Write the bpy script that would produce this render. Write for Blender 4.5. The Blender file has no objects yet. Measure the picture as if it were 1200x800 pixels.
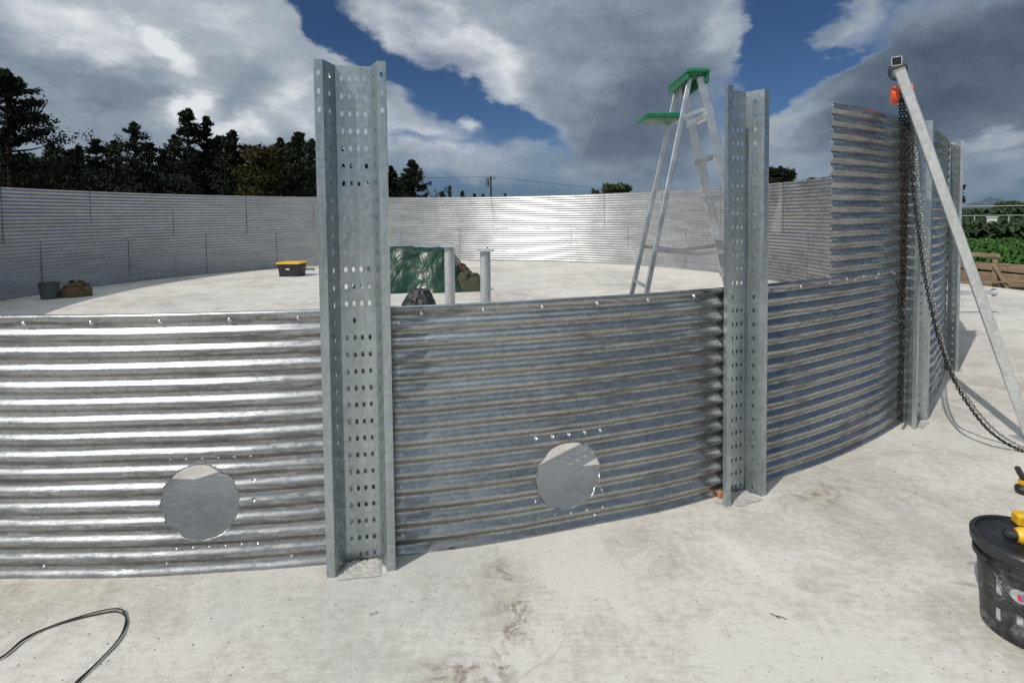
import bpy, math, random
import numpy as np
from mathutils import Vector, Matrix, noise as mnoise
random.seed(7); np.random.seed(7)
SC = bpy.context.scene
COL = SC.collection
PI = math.pi

# ------------------------------------------------------------------ camera
F, PP, PITCH, ROLL = 617., 277.9, .0408, .0108
CAMH = 1.565
CX, CY, R = -1.965, 10.39, 8.137      # centre and radius of the round wall
PH = 1.16                            # height of one ring of sheets
WH = 2.24                            # height of two rings
DT = .2437                           # angle between two posts
P1 = .157                            # angle of the first post in view

cam = bpy.data.cameras.new('camera'); camo = bpy.data.objects.new('camera', cam); COL.objects.link(camo)
cam.sensor_width = 36; cam.lens = F / 1200 * 36; cam.shift_y = -(400 - PP) / 1200
cam.clip_start = .05; cam.clip_end = 5000
fwd = Vector((0, math.cos(PITCH), -math.sin(PITCH))); up = Vector((0, math.sin(PITCH), math.cos(PITCH))); rt = Vector((1, 0, 0))
cr, sr = math.cos(ROLL), math.sin(ROLL)
rx = cr * rt - sr * up; uy = sr * rt + cr * up
m = Matrix((rx, uy, -fwd)).transposed().to_4x4(); m.translation = (0, 0, CAMH)
camo.matrix_world = m
SC.camera = camo

def ray(u, v):
    a = u - 600; b = v - PP
    x = cr * a - sr * b; y = sr * a + cr * b
    d = Vector((x / F, 0, 0)) + fwd - up * (y / F)
    return d
def gnd(u, v, z=0.):
    d = ray(u, v); t = (z - CAMH) / d.z
    return Vector((0, 0, CAMH)) + d * t
def at(u, v, Y):
    d = ray(u, v); return Vector((0, 0, CAMH)) + d * (Y / d.y)

# ------------------------------------------------------------------ sun, sky, exposure
SUN_AZ, SUN_EL = 45., 45.             # degrees left of straight behind the camera, height
sl = bpy.data.lights.new('sun', 'SUN'); so = bpy.data.objects.new('sun', sl); COL.objects.link(so)
sl.energy = 3.05; sl.angle = math.radians(.53); sl.color = (1, .955, .88)
sdir = Vector((-math.sin(math.radians(SUN_AZ)) * math.cos(math.radians(SUN_EL)),
               -math.cos(math.radians(SUN_AZ)) * math.cos(math.radians(SUN_EL)), math.sin(math.radians(SUN_EL))))
so.rotation_euler = sdir.to_track_quat('Z', 'Y').to_euler()
SC.view_settings.view_transform = 'Standard'; SC.view_settings.look = 'None'
SC.view_settings.exposure = 0.0; SC.view_settings.gamma = 1; SC.view_settings.use_curve_mapping = False

class NT:
    """small helper that writes node graphs"""
    def __init__(s, nt): s.nt = nt; s.n = nt.nodes; s.l = nt.links
    def new(s, typ, **kw):
        n = s.n.new(typ)
        for k, v in kw.items(): setattr(n, k, v)
        return n
    def put(s, sock, v):
        if isinstance(v, bpy.types.NodeSocket): s.l.new(v, sock)
        elif v is not None: sock.default_value = v
    def math(s, op, a, b=None, c=None, clamp=False):
        n = s.new('ShaderNodeMath', operation=op, use_clamp=clamp)
        s.put(n.inputs[0], a); s.put(n.inputs[1], b); s.put(n.inputs[2], c)
        return n.outputs[0]
    def noise(s, vec, scale, detail=4, rough=.55, dist=0., out=0):
        n = s.new('ShaderNodeTexNoise'); s.put(n.inputs['Vector'], vec)
        n.inputs['Scale'].default_value = scale; n.inputs['Detail'].default_value = detail
        n.inputs['Roughness'].default_value = rough; n.inputs['Distortion'].default_value = dist
        return n.outputs[out]
    def mapping(s, vec, loc=(0, 0, 0), rot=(0, 0, 0), scale=(1, 1, 1), typ='POINT'):
        n = s.new('ShaderNodeMapping', vector_type=typ); s.put(n.inputs[0], vec)
        n.inputs[1].default_value = loc; n.inputs[2].default_value = rot; n.inputs[3].default_value = scale
        return n.outputs[0]
    def ramp(s, f, stops, interp='LINEAR'):
        n = s.new('ShaderNodeValToRGB'); s.put(n.inputs[0], f)
        r = n.color_ramp; r.interpolation = interp
        while len(r.elements) > 1: r.elements.remove(r.elements[-1])
        for i, (p, c) in enumerate(stops):
            e = r.elements[0] if i == 0 else r.elements.new(p)
            e.position = p
            if not isinstance(c, (tuple, list)): c = (c, c, c)
            e.color = (*c[:3], 1)
        return n.outputs[0]
    def mix(s, f, a, b, mode='MIX'):
        n = s.new('ShaderNodeMix', data_type='RGBA', blend_type=mode)
        s.put(n.inputs[0], f)
        for i, v in ((6, a), (7, b)):
            if isinstance(v, (tuple, list)): v = (*v[:3], 1)
            s.put(n.inputs[i], v)
        return n.outputs[2]
    def smooth(s, v, lo, hi, a=0., b=1.):
        n = s.new('ShaderNodeMapRange', interpolation_type='SMOOTHSTEP'); s.put(n.inputs[0], v)
        n.inputs[1].default_value = lo; n.inputs[2].default_value = hi; n.inputs[3].default_value = a; n.inputs[4].default_value = b
        return n.outputs[0]
    def blob(s, vec, loc, rot, rad):
        """soft round patch: 1 at loc, 0 at radius"""
        mp = s.mapping(vec, loc, (0, 0, rot), rad, 'TEXTURE')
        g = s.new('ShaderNodeTexGradient', gradient_type='SPHERICAL'); s.l.new(mp, g.inputs[0])
        return s.smooth(g.outputs[1], 0, .9)

W = bpy.data.worlds.new('World'); SC.world = W; W.use_nodes = True
W.node_tree.nodes.clear()
g = NT(W.node_tree)
tc = g.new('ShaderNodeTexCoord').outputs['Generated']
sky = g.new('ShaderNodeTexSky', sky_type='NISHITA', sun_disc=False, sun_elevation=math.radians(SUN_EL),
            sun_rotation=math.radians(180 + SUN_AZ), altitude=2200, air_density=1.0, dust_density=.4, ozone_density=2.5)
SKY = .085
sep = g.new('ShaderNodeSeparateXYZ'); g.l.new(tc, sep.inputs[0])
az = g.math('ARCTAN2', sep.outputs[0], sep.outputs[1]); el = g.math('ARCSINE', sep.outputs[2])
cmb = g.new('ShaderNodeCombineXYZ'); g.l.new(az, cmb.inputs[0]); g.l.new(el, cmb.inputs[1])
AE = cmb.outputs[0]
def ae(u, v):
    d = ray(u, v).normalized(); return (math.atan2(d.x, d.y), math.asin(d.z), 0)
# wobble the coordinates so that cloud edges billow
wob = g.new('ShaderNodeVectorMath', operation='MULTIPLY_ADD')
nz = g.noise(g.mapping(tc, scale=(1, 1, 1.7)), 5.5, 5, .6, 0, 1)
sub = g.new('ShaderNodeVectorMath', operation='SUBTRACT'); g.l.new(nz, sub.inputs[0]); sub.inputs[1].default_value = (.5, .5, .5)
g.l.new(sub.outputs[0], wob.inputs[0]); wob.inputs[1].default_value = (.16, .16, 0); g.l.new(AE, wob.inputs[2])
AEW = wob.outputs[0]
def blobs(vec, lst, start):
    acc = start
    for (u, v, ru, rv, rot, w) in lst:
        k = .92 / F
        b = g.blob(vec, ae(u, v), math.radians(-rot), (ru * k, rv * k, 1))
        acc = g.math('MULTIPLY_ADD', b, w, acc)
    return acc
fb = g.noise(g.mapping(tc, scale=(1, 1, 2.6)), 2.6, 7, .55, .3)
fb2 = g.noise(g.mapping(tc, (3, 1, 2), scale=(1, 1, 2.0)), 8, 6, .58, .2)
svn = g.new('ShaderNodeVectorMath', operation='DOT_PRODUCT'); g.l.new(tc, svn.inputs[0])
svn.inputs[1].default_value = (-math.sin(math.radians(SUN_AZ)), -math.cos(math.radians(SUN_AZ)), 0)
sund = svn.outputs['Value']          # 1 towards the sun's side of the sky, -1 away from it
cov0 = g.math('MULTIPLY_ADD', g.math('SUBTRACT', fb, .5), 1.5, .12)
cov0 = g.math('MULTIPLY_ADD', g.math('SUBTRACT', fb2, .5), .32, cov0)
cov0 = g.math('ADD', cov0, g.smooth(sund, -.1, .8, 0, .5))
cov0 = g.math('ADD', cov0, g.smooth(el, .8, 1.2, 0, .5))  # extra cloud added overhead, out of view, to carry the fill light
# where the sky behind the camera is seen only in reflections: broken cloud
cov = blobs(AEW, [
    (120, 60, 520, 190, 0, 1.1), (90, 190, 420, 110, 0, .8), (300, 130, 170, 120, 0, .9), (330, 190, 150, 90, 0, .8),
    (620, 15, 320, 85, 20, 1.1), (715, 110, 190, 150, 25, 1.35), (760, 40, 150, 110, 0, .9), (840, 35, 50, 70, 30, .7),
    (470, 122, 90, 30, 25, .45), (540, 190, 190, 34, 5, .40), (556, 137, 26, 19, 0, .6), (640, 205, 240, 40, 5, .3),
    (810, 210, 120, 60, 0, .8), (925, 150, 55, 32, -10, .95),
    (1120, 35, 190, 55, -8, 1.0), (1110, 110, 240, 80, -6, 1.35), (990, 115, 90, 50, -25, .7), (1180, 185, 190, 50, -5, 1.0),
    (1050, 190, 170, 50, 0, .5), (985, 25, 70, 20, -20, .8),
    (440, 65, 130, 36, 42, -1.0), (570, 128, 160, 30, 28, -1.0), (370, 20, 80, 30, 40, -1.0), (905, 65, 50, 100, 10, -1.2), (470, 165, 60, 22, 0, -.3), (985, 62, 70, 16, -10, -.9), (880, 190, 40, 40, 0, -.5)], cov0)
alpha = g.smooth(cov, .0, .95)
bri0 = g.math('MULTIPLY_ADD', g.math('SUBTRACT', fb2, .5), .52, .44)
bri0 = g.math('MULTIPLY_ADD', g.math('SUBTRACT', fb, .5), .45, bri0)
bri = blobs(AEW, [
    (85, 42, 120, 36, 8, .24), (250, 30, 260, 80, 0, .24), (150, 110, 420, 170, 0, .12), (212, 118, 34, 34, 0, .5), (345, 118, 70, 44, 20, .36), (270, 150, 70, 30, 0, .4), (180, 60, 40, 20, 30, .3),
    (115, 98, 80, 30, 6, -.14), (285, 84, 70, 24, 0, -.08), (140, 120, 40, 14, 0, -.08),
    (520, 55, 210, 46, 28, .42), (846, 32, 34, 50, 30, .34), (557, 137, 26, 20, 0, .55), (520, 160, 170, 60, 5, .30),
    (725, 110, 150, 120, 0, -.16), (780, 140, 110, 90, 0, -.12), (600, 60, 200, 90, 20, .18),
    (925, 150, 60, 34, 0, .35), (815, 205, 60, 50, 0, .10), (1100, 105, 210, 76, -6, -.34), (1090, 35, 180, 46, 0, -.10), (955, 118, 60, 30, -25, .25), (1010, 25, 60, 18, -20, .2),
    (1180, 168, 90, 14, -8, .25), (1185, 195, 80, 12, 0, .15)], bri0)
thin = g.math('SUBTRACT', 1., g.smooth(cov, .25, 1.1))
bri = g.math('MULTIPLY_ADD', thin, .26, bri)
fb3 = g.noise(g.mapping(tc, scale=(1, 1, 1.5)), 22, 5, .6)
bri = g.math('MULTIPLY_ADD', g.math('SUBTRACT', fb3, .5), .28, bri)
ccol = g.ramp(bri, [(0, (.075, .105, .155)), (.3, (.145, .188, .250)), (.55, (.275, .335, .405)), (.78, (.45, .50, .56)), (1.0, (.78, .81, .84))])
ccol = g.mix(1., ccol, (1 / SKY * .95,) * 3, 'MULTIPLY')
# real thin haze low on the horizon of the sky
blue = g.mix(1., sky.outputs[0], (.36, .47, .60), 'MULTIPLY')
hz = g.smooth(el, .02, .19, 1, 0)
hz = g.math('MULTIPLY', hz, .8)
blue = g.mix(hz, blue, (.10 / SKY, .155 / SKY, .23 / SKY))
back = g.smooth(sep.outputs[1], .15, -.5, 0, .75)
blue = g.mix(back, blue, (.10 / SKY, .168 / SKY, .235 / SKY))
alpha = g.math('MULTIPLY', alpha, g.smooth(el, -.01, .10, .25, 1))
colr = g.mix(alpha, blue, ccol)
# added fill from unseen sky: brighter sun side behind the camera, brighter cloud overhead
fill_gain = g.math('ADD', g.smooth(sund, .1, .95, 0, .6), g.smooth(el, .8, 1.2, 0, 3.2))
gcol = g.new('ShaderNodeCombineXYZ')
for i_, w_ in enumerate((1.12, 1.0, .84)): g.l.new(g.math('MULTIPLY_ADD', fill_gain, w_, 1.), gcol.inputs[i_])
colr = g.mix(1., colr, gcol.outputs[0], 'MULTIPLY')
bg = g.new('ShaderNodeBackground'); g.l.new(colr, bg.inputs[0]); bg.inputs[1].default_value = SKY
g.l.new(bg.outputs[0], g.new('ShaderNodeOutputWorld').inputs[0])

# ------------------------------------------------------------------ materials
MATS = {}
def mat(name):
    m = bpy.data.materials.new(name); m.use_nodes = True
    m.node_tree.nodes.clear(); g = NT(m.node_tree)
    b = g.new('ShaderNodeBsdfPrincipled'); o = g.new('ShaderNodeOutputMaterial'); g.l.new(b.outputs[0], o.inputs[0])
    MATS[name] = m
    return m, g, b
def coords(g): return g.new('ShaderNodeTexCoord').outputs['Object']
def bump(g, b, h, strength, dist=.01):
    n = g.new('ShaderNodeBump'); g.put(n.inputs['Height'], h); n.inputs['Strength'].default_value = strength; n.inputs['Distance'].default_value = dist
    g.l.new(n.outputs[0], b.inputs['Normal'])
def plain(name, col, rough=.6, metal=0., var=.25, scale=18, bmp=.15, spec=.5, coat=0):
    m, g, b = mat(name); c = coords(g)
    n = g.noise(c, scale, 6, .6)
    lo = tuple(x * (1 - var) for x in col); hi = tuple(min(1, x * (1 + var)) for x in col)
    b.inputs['Base Color'].default_value = (*col, 1)
    g.l.new(g.ramp(n, [(.3, lo), (.7, hi)]), b.inputs['Base Color'])
    b.inputs['Metallic'].default_value = metal
    g.l.new(g.ramp(n, [(.25, max(0, rough - .1)), (.75, min(1, rough + .12))]), b.inputs['Roughness'])
    b.inputs['Specular IOR Level'].default_value = spec; b.inputs['Coat Weight'].default_value = coat
    if bmp: bump(g, b, g.noise(c, scale * 4, 4), bmp, .004)
    return m
def galvanized(name, lo, hi, r0, r1, smear=(1, 1, 6), spang=70, bm=.12, met=.75, scuff=0.):
    m, g, b = mat(name); c = coords(g)
    v = g.new('ShaderNodeTexVoronoi'); g.l.new(c, v.inputs['Vector']); v.inputs['Scale'].default_value = spang
    sp = g.new('ShaderNodeSeparateColor'); g.l.new(v.outputs['Color'], sp.inputs[0])
    sm = g.noise(g.mapping(c, scale=smear), 1.6, 7, .62, .4)
    fine = g.noise(g.mapping(c, scale=(smear[0] * 2, smear[1] * 2, smear[2] * 2)), 7, 6, .7)
    f = g.math('MULTIPLY_ADD', sp.outputs[0], .16, g.math('MULTIPLY_ADD', fine, .5, g.math('MULTIPLY', sm, .6)))
    bc = g.ramp(f, [(.42, lo), (.78, hi)])
    if scuff:      # scrapes and white storage stain left by handling
        msk = g.smooth(g.noise(g.mapping(c, (2, 5, 1)), .9, 3, .5), .50, .62)
        st = g.smooth(g.noise(g.mapping(c, scale=(2.2, 2.2, 26)), 3.5, 7, .7, .6), .56, .64)
        sc_ = g.math('MULTIPLY', msk, st)
        dk = g.math('MULTIPLY', g.smooth(g.noise(g.mapping(c, (9, 1, 4)), 1.1, 3, .5), .42, .54), g.smooth(g.noise(g.mapping(c, (4, 4, 4), scale=(1.6, 1.6, 18)), 3, 6, .7, .5), .46, .57))
        bc = g.mix(g.math('MULTIPLY', sc_, .75), bc, (.66, .68, .70)); bc = g.mix(g.math('MULTIPLY', dk, .6), bc, (.13, .13, .125))
    g.l.new(bc, b.inputs['Base Color'])
    b.inputs['Metallic'].default_value = met
    rr = g.math('MULTIPLY_ADD', sp.outputs[1], .10, g.math('MULTIPLY_ADD', fine, .35, g.math('MULTIPLY', sm, .65)))
    ro = g.ramp(rr, [(.35, r0), (.80, r1)])
    if scuff: ro = g.mix(g.math('MULTIPLY', g.math('MAXIMUM', sc_, dk), .8), ro, (.55, .55, .55))
    g.l.new(ro, b.inputs['Roughness'])
    bump(g, b, g.math('MULTIPLY_ADD', sm, 2.0, fine), bm, .004)
    return m
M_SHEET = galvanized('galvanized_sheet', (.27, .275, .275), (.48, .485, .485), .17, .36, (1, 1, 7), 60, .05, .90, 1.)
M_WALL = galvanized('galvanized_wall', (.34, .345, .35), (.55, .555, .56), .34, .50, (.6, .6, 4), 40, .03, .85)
M_POST = galvanized('galvanized_post', (.30, .345, .36), (.50, .55, .57), .26, .44, (5, 5, .5), 45, .03, .9)
M_TUBE = galvanized('galvanized_tube', (.55, .57, .58), (.80, .82, .83), .36, .6, (5, 5, 2), 50, .1)
M_ALU = plain('aluminium', (.72, .73, .74), .38, 1., .12, 9, .08)
M_SEAL = plain('black_sealant', (.02, .02, .02), .6)
M_BOLT = plain('zinc_bolt', (.75, .75, .76), .28, 1., .1, 40, 0)
M_BLACKPL = plain('black_plastic', (.022, .023, .025), .42, 0, .5, 14, .2)
M_RUBBER = plain('black_rubber', (.018, .018, .018), .55)
M_YEL = plain('yellow_plastic', (.75, .42, .02), .4, 0, .2)
M_GRN = plain('green_plastic', (.004, .15, .06), .38, 0, .25)
M_ORANGE = plain('orange_paint', (.75, .10, .03), .38, 0, .15, 30, .05)
M_STEELDK = plain('dark_steel', (.10, .10, .10), .4, 1., .4, 60, .2)
M_GREYPL = plain('grey_plastic', (.10, .11, .11), .6, 0, .3)
M_BROWN = plain('burlap', (.13, .085, .045), .95, 0, .45, 30, .5)
M_CAMO = plain('khaki_canvas', (.05, .05, .028), .9, 0, .5, 8, .4)
M_RUST = plain('brown_canvas', (.07, .035, .022), .9, 0, .5, 8, .4)
M_BAG = plain('black_bag', (.02, .022, .024), .55, 0, .4, 12, .3)
M_WHITE = plain('white_paint', (.72, .72, .69), .6, 0, .1)
M_MORTAR = plain('mortar', (.42, .40, .37), .95, 0, .18, 40, .7)
M_BARK = plain('bark', (.035, .026, .018), .95, 0, .4, 12, .5)
M_POLE = plain('creosoted_wood', (.045, .036, .03), .9)
M_RED = plain('red_ink', (.6, .05, .05), .5); M_BLUE = plain('blue_ink', (.05, .22, .55), .5)

def foliage(name, a, b_, sc=1.2):
    m, g, b = mat(name); c = coords(g)
    oi = g.new('ShaderNodeNewGeometry').outputs['Random Per Island']
    n = g.noise(c, sc, 4)
    f = g.math('MULTIPLY_ADD', oi, .6, g.math('MULTIPLY', n, .5))
    g.l.new(g.ramp(f, [(.2, a), (.9, b_)]), b.inputs['Base Color'])
    b.inputs['Roughness'].default_value = .75; b.inputs['Specular IOR Level'].default_value = .2
    return m
M_F1 = foliage('cypress_foliage', (.004, .009, .005), (.016, .027, .012))
M_F2 = foliage('grey_green_foliage', (.014, .022, .012), (.035, .050, .028))
M_F3 = foliage('yellow_foliage', (.02, .021, .007), (.07, .062, .017))
M_F4 = foliage('olive_foliage', (.03, .042, .018), (.085, .10, .045))
M_CROP = foliage('crop_leaves', (.018, .05, .010), (.06, .14, .022), .4)
M_CORN = foliage('corn_leaves', (.018, .035, .015), (.045, .075, .030), .3)

# timber
M_WOOD, g, b = mat('weathered_timber'); c = coords(g)
n1 = g.noise(g.mapping(c, scale=(1, 1, 9)), 3, 6, .65); n2 = g.noise(c, 25, 4)
g.l.new(g.ramp(g.math('MULTIPLY_ADD', n1, .75, g.math('MULTIPLY', n2, .25)), [(.3, (.09, .062, .042)), (.5, (.24, .175, .12)), (.7, (.36, .28, .20))]), b.inputs['Base Color'])
b.inputs['Roughness'].default_value = .85; bump(g, b, n1, .4)

# concrete of the slab
M_CONC, g, b = mat('concrete'); c = coords(g)
big = g.noise(c, .55, 5, .6, .3); mid = g.noise(c, 2.6, 6, .65, .5); fine = g.noise(c, 26, 6, .7); grit = g.noise(c, 160, 3, .7)
brush = g.noise(g.mapping(c, rot=(0, 0, .6), scale=(1, 6, 1)), 9, 5, .7)
f = g.math('MULTIPLY', big, .30); f = g.math('MULTIPLY_ADD', mid, .34, f); f = g.math('MULTIPLY_ADD', fine, .27, f)
f = g.math('MULTIPLY_ADD', grit, .12, f); f = g.math('MULTIPLY_ADD', brush, .12, f)
base = g.ramp(f, [(.41, (.33, .285, .24)), (.475, (.43, .39, .34)), (.535, (.51, .475, .425)), (.60, (.62, .59, .54))])
warm = g.smooth(g.noise(g.mapping(c, (7, 3, 0)), .8, 6, .65), .5, .72)
base = g.mix(g.math('MULTIPLY', warm, .35), base, (.50, .43, .36))
cool = g.smooth(g.noise(g.mapping(c, (1, 9, 0)), .7, 5, .6), .5, .7)
base = g.mix(g.math('MULTIPLY', cool, .45), base, (.42, .44, .43))
eff = g.smooth(g.noise(g.mapping(c, (4, 4, 0)), 1.1, 7, .7, .8), .56, .68)
base = g.mix(g.math('MULTIPLY', eff, .45), base, (.74, .71, .66))
# brown mud marks with a place of their own
acc = 0.
for (u, v, ru, rv, rot, w) in [(600, 700, .10, .42, 20, 1.2), (590, 750, .10, .2, 0, 1.), (545, 788, .24, .10, 0, 1.3), (960, 578, .30, .16, 10, .9), (980, 566, .16, .1, 0, .8), (1060, 590, .22, .10, 20, .5),
                               (1145, 660, .10, .05, 10, 1.), (1130, 684, .12, .04, 0, .8), (510, 700, .35, .25, 0, .35), (30, 690, .2, .1, 0, .5), (1100, 470, .3, .1, 0, .3), (920, 590, .1, .1, 0, .7), (855, 590, .12, .07, 0, .9), (410, 668, .16, .05, 0, .6)]:
    p = gnd(u, v)
    acc = g.math('MULTIPLY_ADD', g.blob(c, (p.x, p.y, 0), math.radians(rot), (ru, rv, 1)), w, acc)
mud = g.math('MULTIPLY', acc, g.smooth(g.noise(c, 9, 7, .75, .8), .46, .62), clamp=True)
base = g.mix(g.math('MULTIPLY', mud, .7), base, (.17, .115, .075))
spk = g.smooth(g.noise(c, 42, 2, .5), .72, .76)
base = g.mix(g.math('MULTIPLY', spk, .35), base, (.16, .13, .10))
vc = g.new('ShaderNodeTexVoronoi', feature='DISTANCE_TO_EDGE'); g.l.new(g.mix(.12, c, g.noise(c, 3, 5, .6, 0, 1)), vc.inputs['Vector']); vc.inputs['Scale'].default_value = .42
crk = g.math('MULTIPLY', g.smooth(vc.outputs[0], 0., .0022, 1, 0), g.smooth(g.noise(c, .9, 3), .48, .6))
base = g.mix(g.math('MULTIPLY', crk, .3), base, (.2, .17, .14))
g.l.new(base, b.inputs['Base Color'])
g.l.new(g.ramp(mid, [(.3, .78), (.7, .95)]), b.inputs['Roughness']); b.inputs['Specular IOR Level'].default_value = .25
bump(g, b, g.math('MULTIPLY_ADD', fine, .6, g.math('MULTIPLY_ADD', brush, .5, g.math('MULTIPLY', grit, .35))), .8, .006)

M_SOIL, g, b = mat('bare_soil'); c = coords(g); n = g.noise(c, 1.2, 8, .65)
g.l.new(g.ramp(n, [(.3, (.09, .065, .045)), (.55, (.17, .13, .09)), (.75, (.26, .21, .15))]), b.inputs['Base Color']); b.inputs['Roughness'].default_value = .95; bump(g, b, n, .6, .05)
M_GRASS = plain('field_soil', (.035, .06, .015), .95, 0, .5, .6, .3)
M_HILL = plain('hazy_hill_slope', (.06, .085, .115), 1., 0, .3, .02, 0)  # slate blue of distance haze is painted into the hill's base colour

# tarp
M_TARP, g, b = mat('green_tarpaulin'); c = coords(g); n = g.noise(c, 3, 6, .6)
g.l.new(g.ramp(n, [(.3, (.003, .022, .012)), (.7, (.008, .050, .024))]), b.inputs['Base Color']); b.inputs['Roughness'].default_value = .34
bump(g, b, g.noise(g.mapping(c, scale=(1.4, 1.4, .8)), 2.2, 3, .5, 1.0), .4, .10)
# scuffed bucket wall
M_BUCK, g, b = mat('scuffed_black_plastic'); c = coords(g); n = g.noise(g.mapping(c, scale=(1, 1, 1)), 14, 8, .72, .6)
g.l.new(g.ramp(n, [(.42, (.014, .015, .017)), (.56, (.05, .052, .055)), (.68, (.24, .24, .23))]), b.inputs['Base Color']); b.inputs['Roughness'].default_value = .5
bump(g, b, n, .2, .004)

# ------------------------------------------------------------------ object helpers
def tag(o, label=None, cat=None, group=None, kind=None):
    if label: o['label'] = label
    if cat: o['category'] = cat
    if group: o['group'] = group
    if kind: o['kind'] = kind
    return o
def thing(name, loc, label, cat, group=None, rz=0):
    o = bpy.data.objects.new(name, None); COL.objects.link(o); o.location = loc; o.rotation_euler = (0, 0, rz); o.empty_display_size = .1
    return tag(o, label, cat, group)
class MB:
    """mesh collector"""
    def __init__(s): s.v = []; s.f = []; s.mi = []; s.k = 0
    def add(s, vs, fs, mi=0):
        o = len(s.v); s.v += [tuple(p) for p in vs]; s.f += [tuple(i + o for i in f) for f in fs]; s.mi += [mi] * len(fs)
    def box(s, c, size, M=None, mi=0, bev=0.):
        x, y, z = (q / 2 for q in size)
        if bev > 0:
            b = min(bev, x * .9, y * .9, z * .9); ring = []
            for zz, ins in ((-z, b), (-z + b, 0), (z - b, 0), (z, b)):
                X, Y = x - ins, y - ins; bb = b
                ring.append([(X - bb, -Y, zz), (X, -Y + bb, zz), (X, Y - bb, zz), (X - bb, Y, zz), (-X + bb, Y, zz), (-X, Y - bb, zz), (-X, -Y + bb, zz), (-X + bb, -Y, zz)])
            vs = [p for r in ring for p in r]
            fs = [tuple(range(7, -1, -1)), tuple(range(24, 32))]
            for k in range(3):
                for i in range(8):
                    j = (i + 1) % 8; fs.append((k * 8 + i, k * 8 + j, k * 8 + 8 + j, k * 8 + 8 + i))
        else:
            vs = [(-x, -y, -z), (x, -y, -z), (x, y, -z), (-x, y, -z), (-x, -y, z), (x, -y, z), (x, y, z), (-x, y, z)]
            fs = [(3, 2, 1, 0), (4, 5, 6, 7), (0, 1, 5, 4), (1, 2, 6, 5), (2, 3, 7, 6), (3, 0, 4, 7)]
        c = Vector(c)
        vs = [((M @ Vector(p)) if M else Vector(p)) + c for p in vs]
        s.add(vs, fs, mi)
    def bar(s, a, b, w, d, upv=(0, 0, 1), mi=0, bev=.0):
        a = Vector(a); b = Vector(b); z = (b - a).normalized(); u = Vector(upv)
        x = u.cross(z)
        if x.length < 1e-4: x = Vector((1, 0, 0)).cross(z)
        x.normalize(); y = z.cross(x)
        M = Matrix((x, y, z)).transposed()
        s.box((a + b) / 2, (w, d, (b - a).length), M, mi, bev)
    def tube(s, pts, r, n=8, mi=0, cap=True, closed=False):
        pts = [Vector(p) for p in pts]; N = len(pts); vs = []; fs = []
        up_ = None
        for i, p in enumerate(pts):
            if closed: t = pts[(i + 1) % N] - pts[i - 1]
            else: t = pts[min(i + 1, N - 1)] - pts[max(i - 1, 0)]
            t.normalize()
            if up_ is None:
                up_ = Vector((0, 0, 1)) if abs(t.z) < .9 else Vector((1, 0, 0))
            x = up_.cross(t); 
            if x.length < 1e-5: x = Vector((1, .3, 0)).cross(t)
            x.normalize(); y = t.cross(x); up_ = y
            rr = r[i] if isinstance(r, (list, tuple)) else r
            for k in range(n):
                a = 2 * PI * k / n; vs.append(p + x * (rr * math.cos(a)) + y * (rr * math.sin(a)))
        for i in range(N if closed else N - 1):
            j = (i + 1) % N
            for k in range(n):
                l = (k + 1) % n; fs.append((i * n + k, i * n + l, j * n + l, j * n + k))
        if cap and not closed:
            fs.append(tuple(range(n - 1, -1, -1))); fs.append(tuple((N - 1) * n + k for k in range(n)))
        s.add(vs, fs, mi)
    def lathe(s, prof, c=(0, 0, 0), n=32, mi=0, M=None):
        """prof: list of (r,z); c: base point"""
        c = Vector(c); vs = []; fs = []
        for r_, z_ in prof:
            for k in range(n):
                a = 2 * PI * k / n; p = Vector((r_ * math.cos(a), r_ * math.sin(a), z_)); vs.append((M @ p if M else p) + c)
        for i in range(len(prof) - 1):
            for k in range(n):
                l = (k + 1) % n; fs.append((i * n + k, i * n + l, i * n + n + l, i * n + n + k))
        if prof[0][0] > 0: fs.append(tuple(range(n - 1, -1, -1)))
        if prof[-1][0] > 0: fs.append(tuple((len(prof) - 1) * n + k for k in range(n)))
        s.add(vs, fs, mi)
    def build(s, name, mats, parent=None, smooth=False, loc=None, angle=None):
        me = bpy.data.meshes.new(name); 
        base = Vector(loc) if loc is not None else Vector((0, 0, 0))
        me.from_pydata([tuple(Vector(p) - base) for p in s.v] if loc is not None else s.v, [], s.f)
        for mm in (mats if isinstance(mats, (list, tuple)) else [mats]): me.materials.append(mm)
        me.polygons.foreach_set('material_index', s.mi)
        if smooth or angle: me.polygons.foreach_set('use_smooth', [True] * len(s.f))
        me.update()
        if angle: me.set_sharp_from_angle(angle=math.radians(angle))
        o = bpy.data.objects.new(name, me); COL.objects.link(o)
        if loc is not None: o.location = base
        if parent: o.parent = parent
        return o
def npmesh(name, V, Fq, mats, parent=None, smooth=True, mi=None):
    me = bpy.data.meshes.new(name); V = np.asarray(V, np.float32); Fq = np.asarray(Fq, np.int32)
    k = Fq.shape[1]; n = len(Fq)
    me.vertices.add(len(V)); me.vertices.foreach_set('co', V.ravel())
    me.loops.add(n * k); me.loops.foreach_set('vertex_index', Fq.ravel())
    me.polygons.add(n); me.polygons.foreach_set('loop_start', np.arange(0, n * k, k, dtype=np.int32))
    me.polygons.foreach_set('loop_total', np.full(n, k, np.int32))
    for mm in (mats if isinstance(mats, (list, tuple)) else [mats]): me.materials.append(mm)
    if mi is not None: me.polygons.foreach_set('material_index', np.asarray(mi, np.int32))
    me.polygons.foreach_set('use_smooth', np.full(n, smooth))
    me.update(calc_edges=True); me.validate()
    o = bpy.data.objects.new(name, me); COL.objects.link(o)
    if parent: o.parent = parent
    return o
def wallpt(t, b=0., z=0., a=0.):
    """point on the wall at angle t, b outward, a sideways"""
    return Vector((CX + (R + b) * math.sin(t) + a * math.cos(t), CY - (R + b) * math.cos(t) + a * math.sin(t), z))

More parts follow.
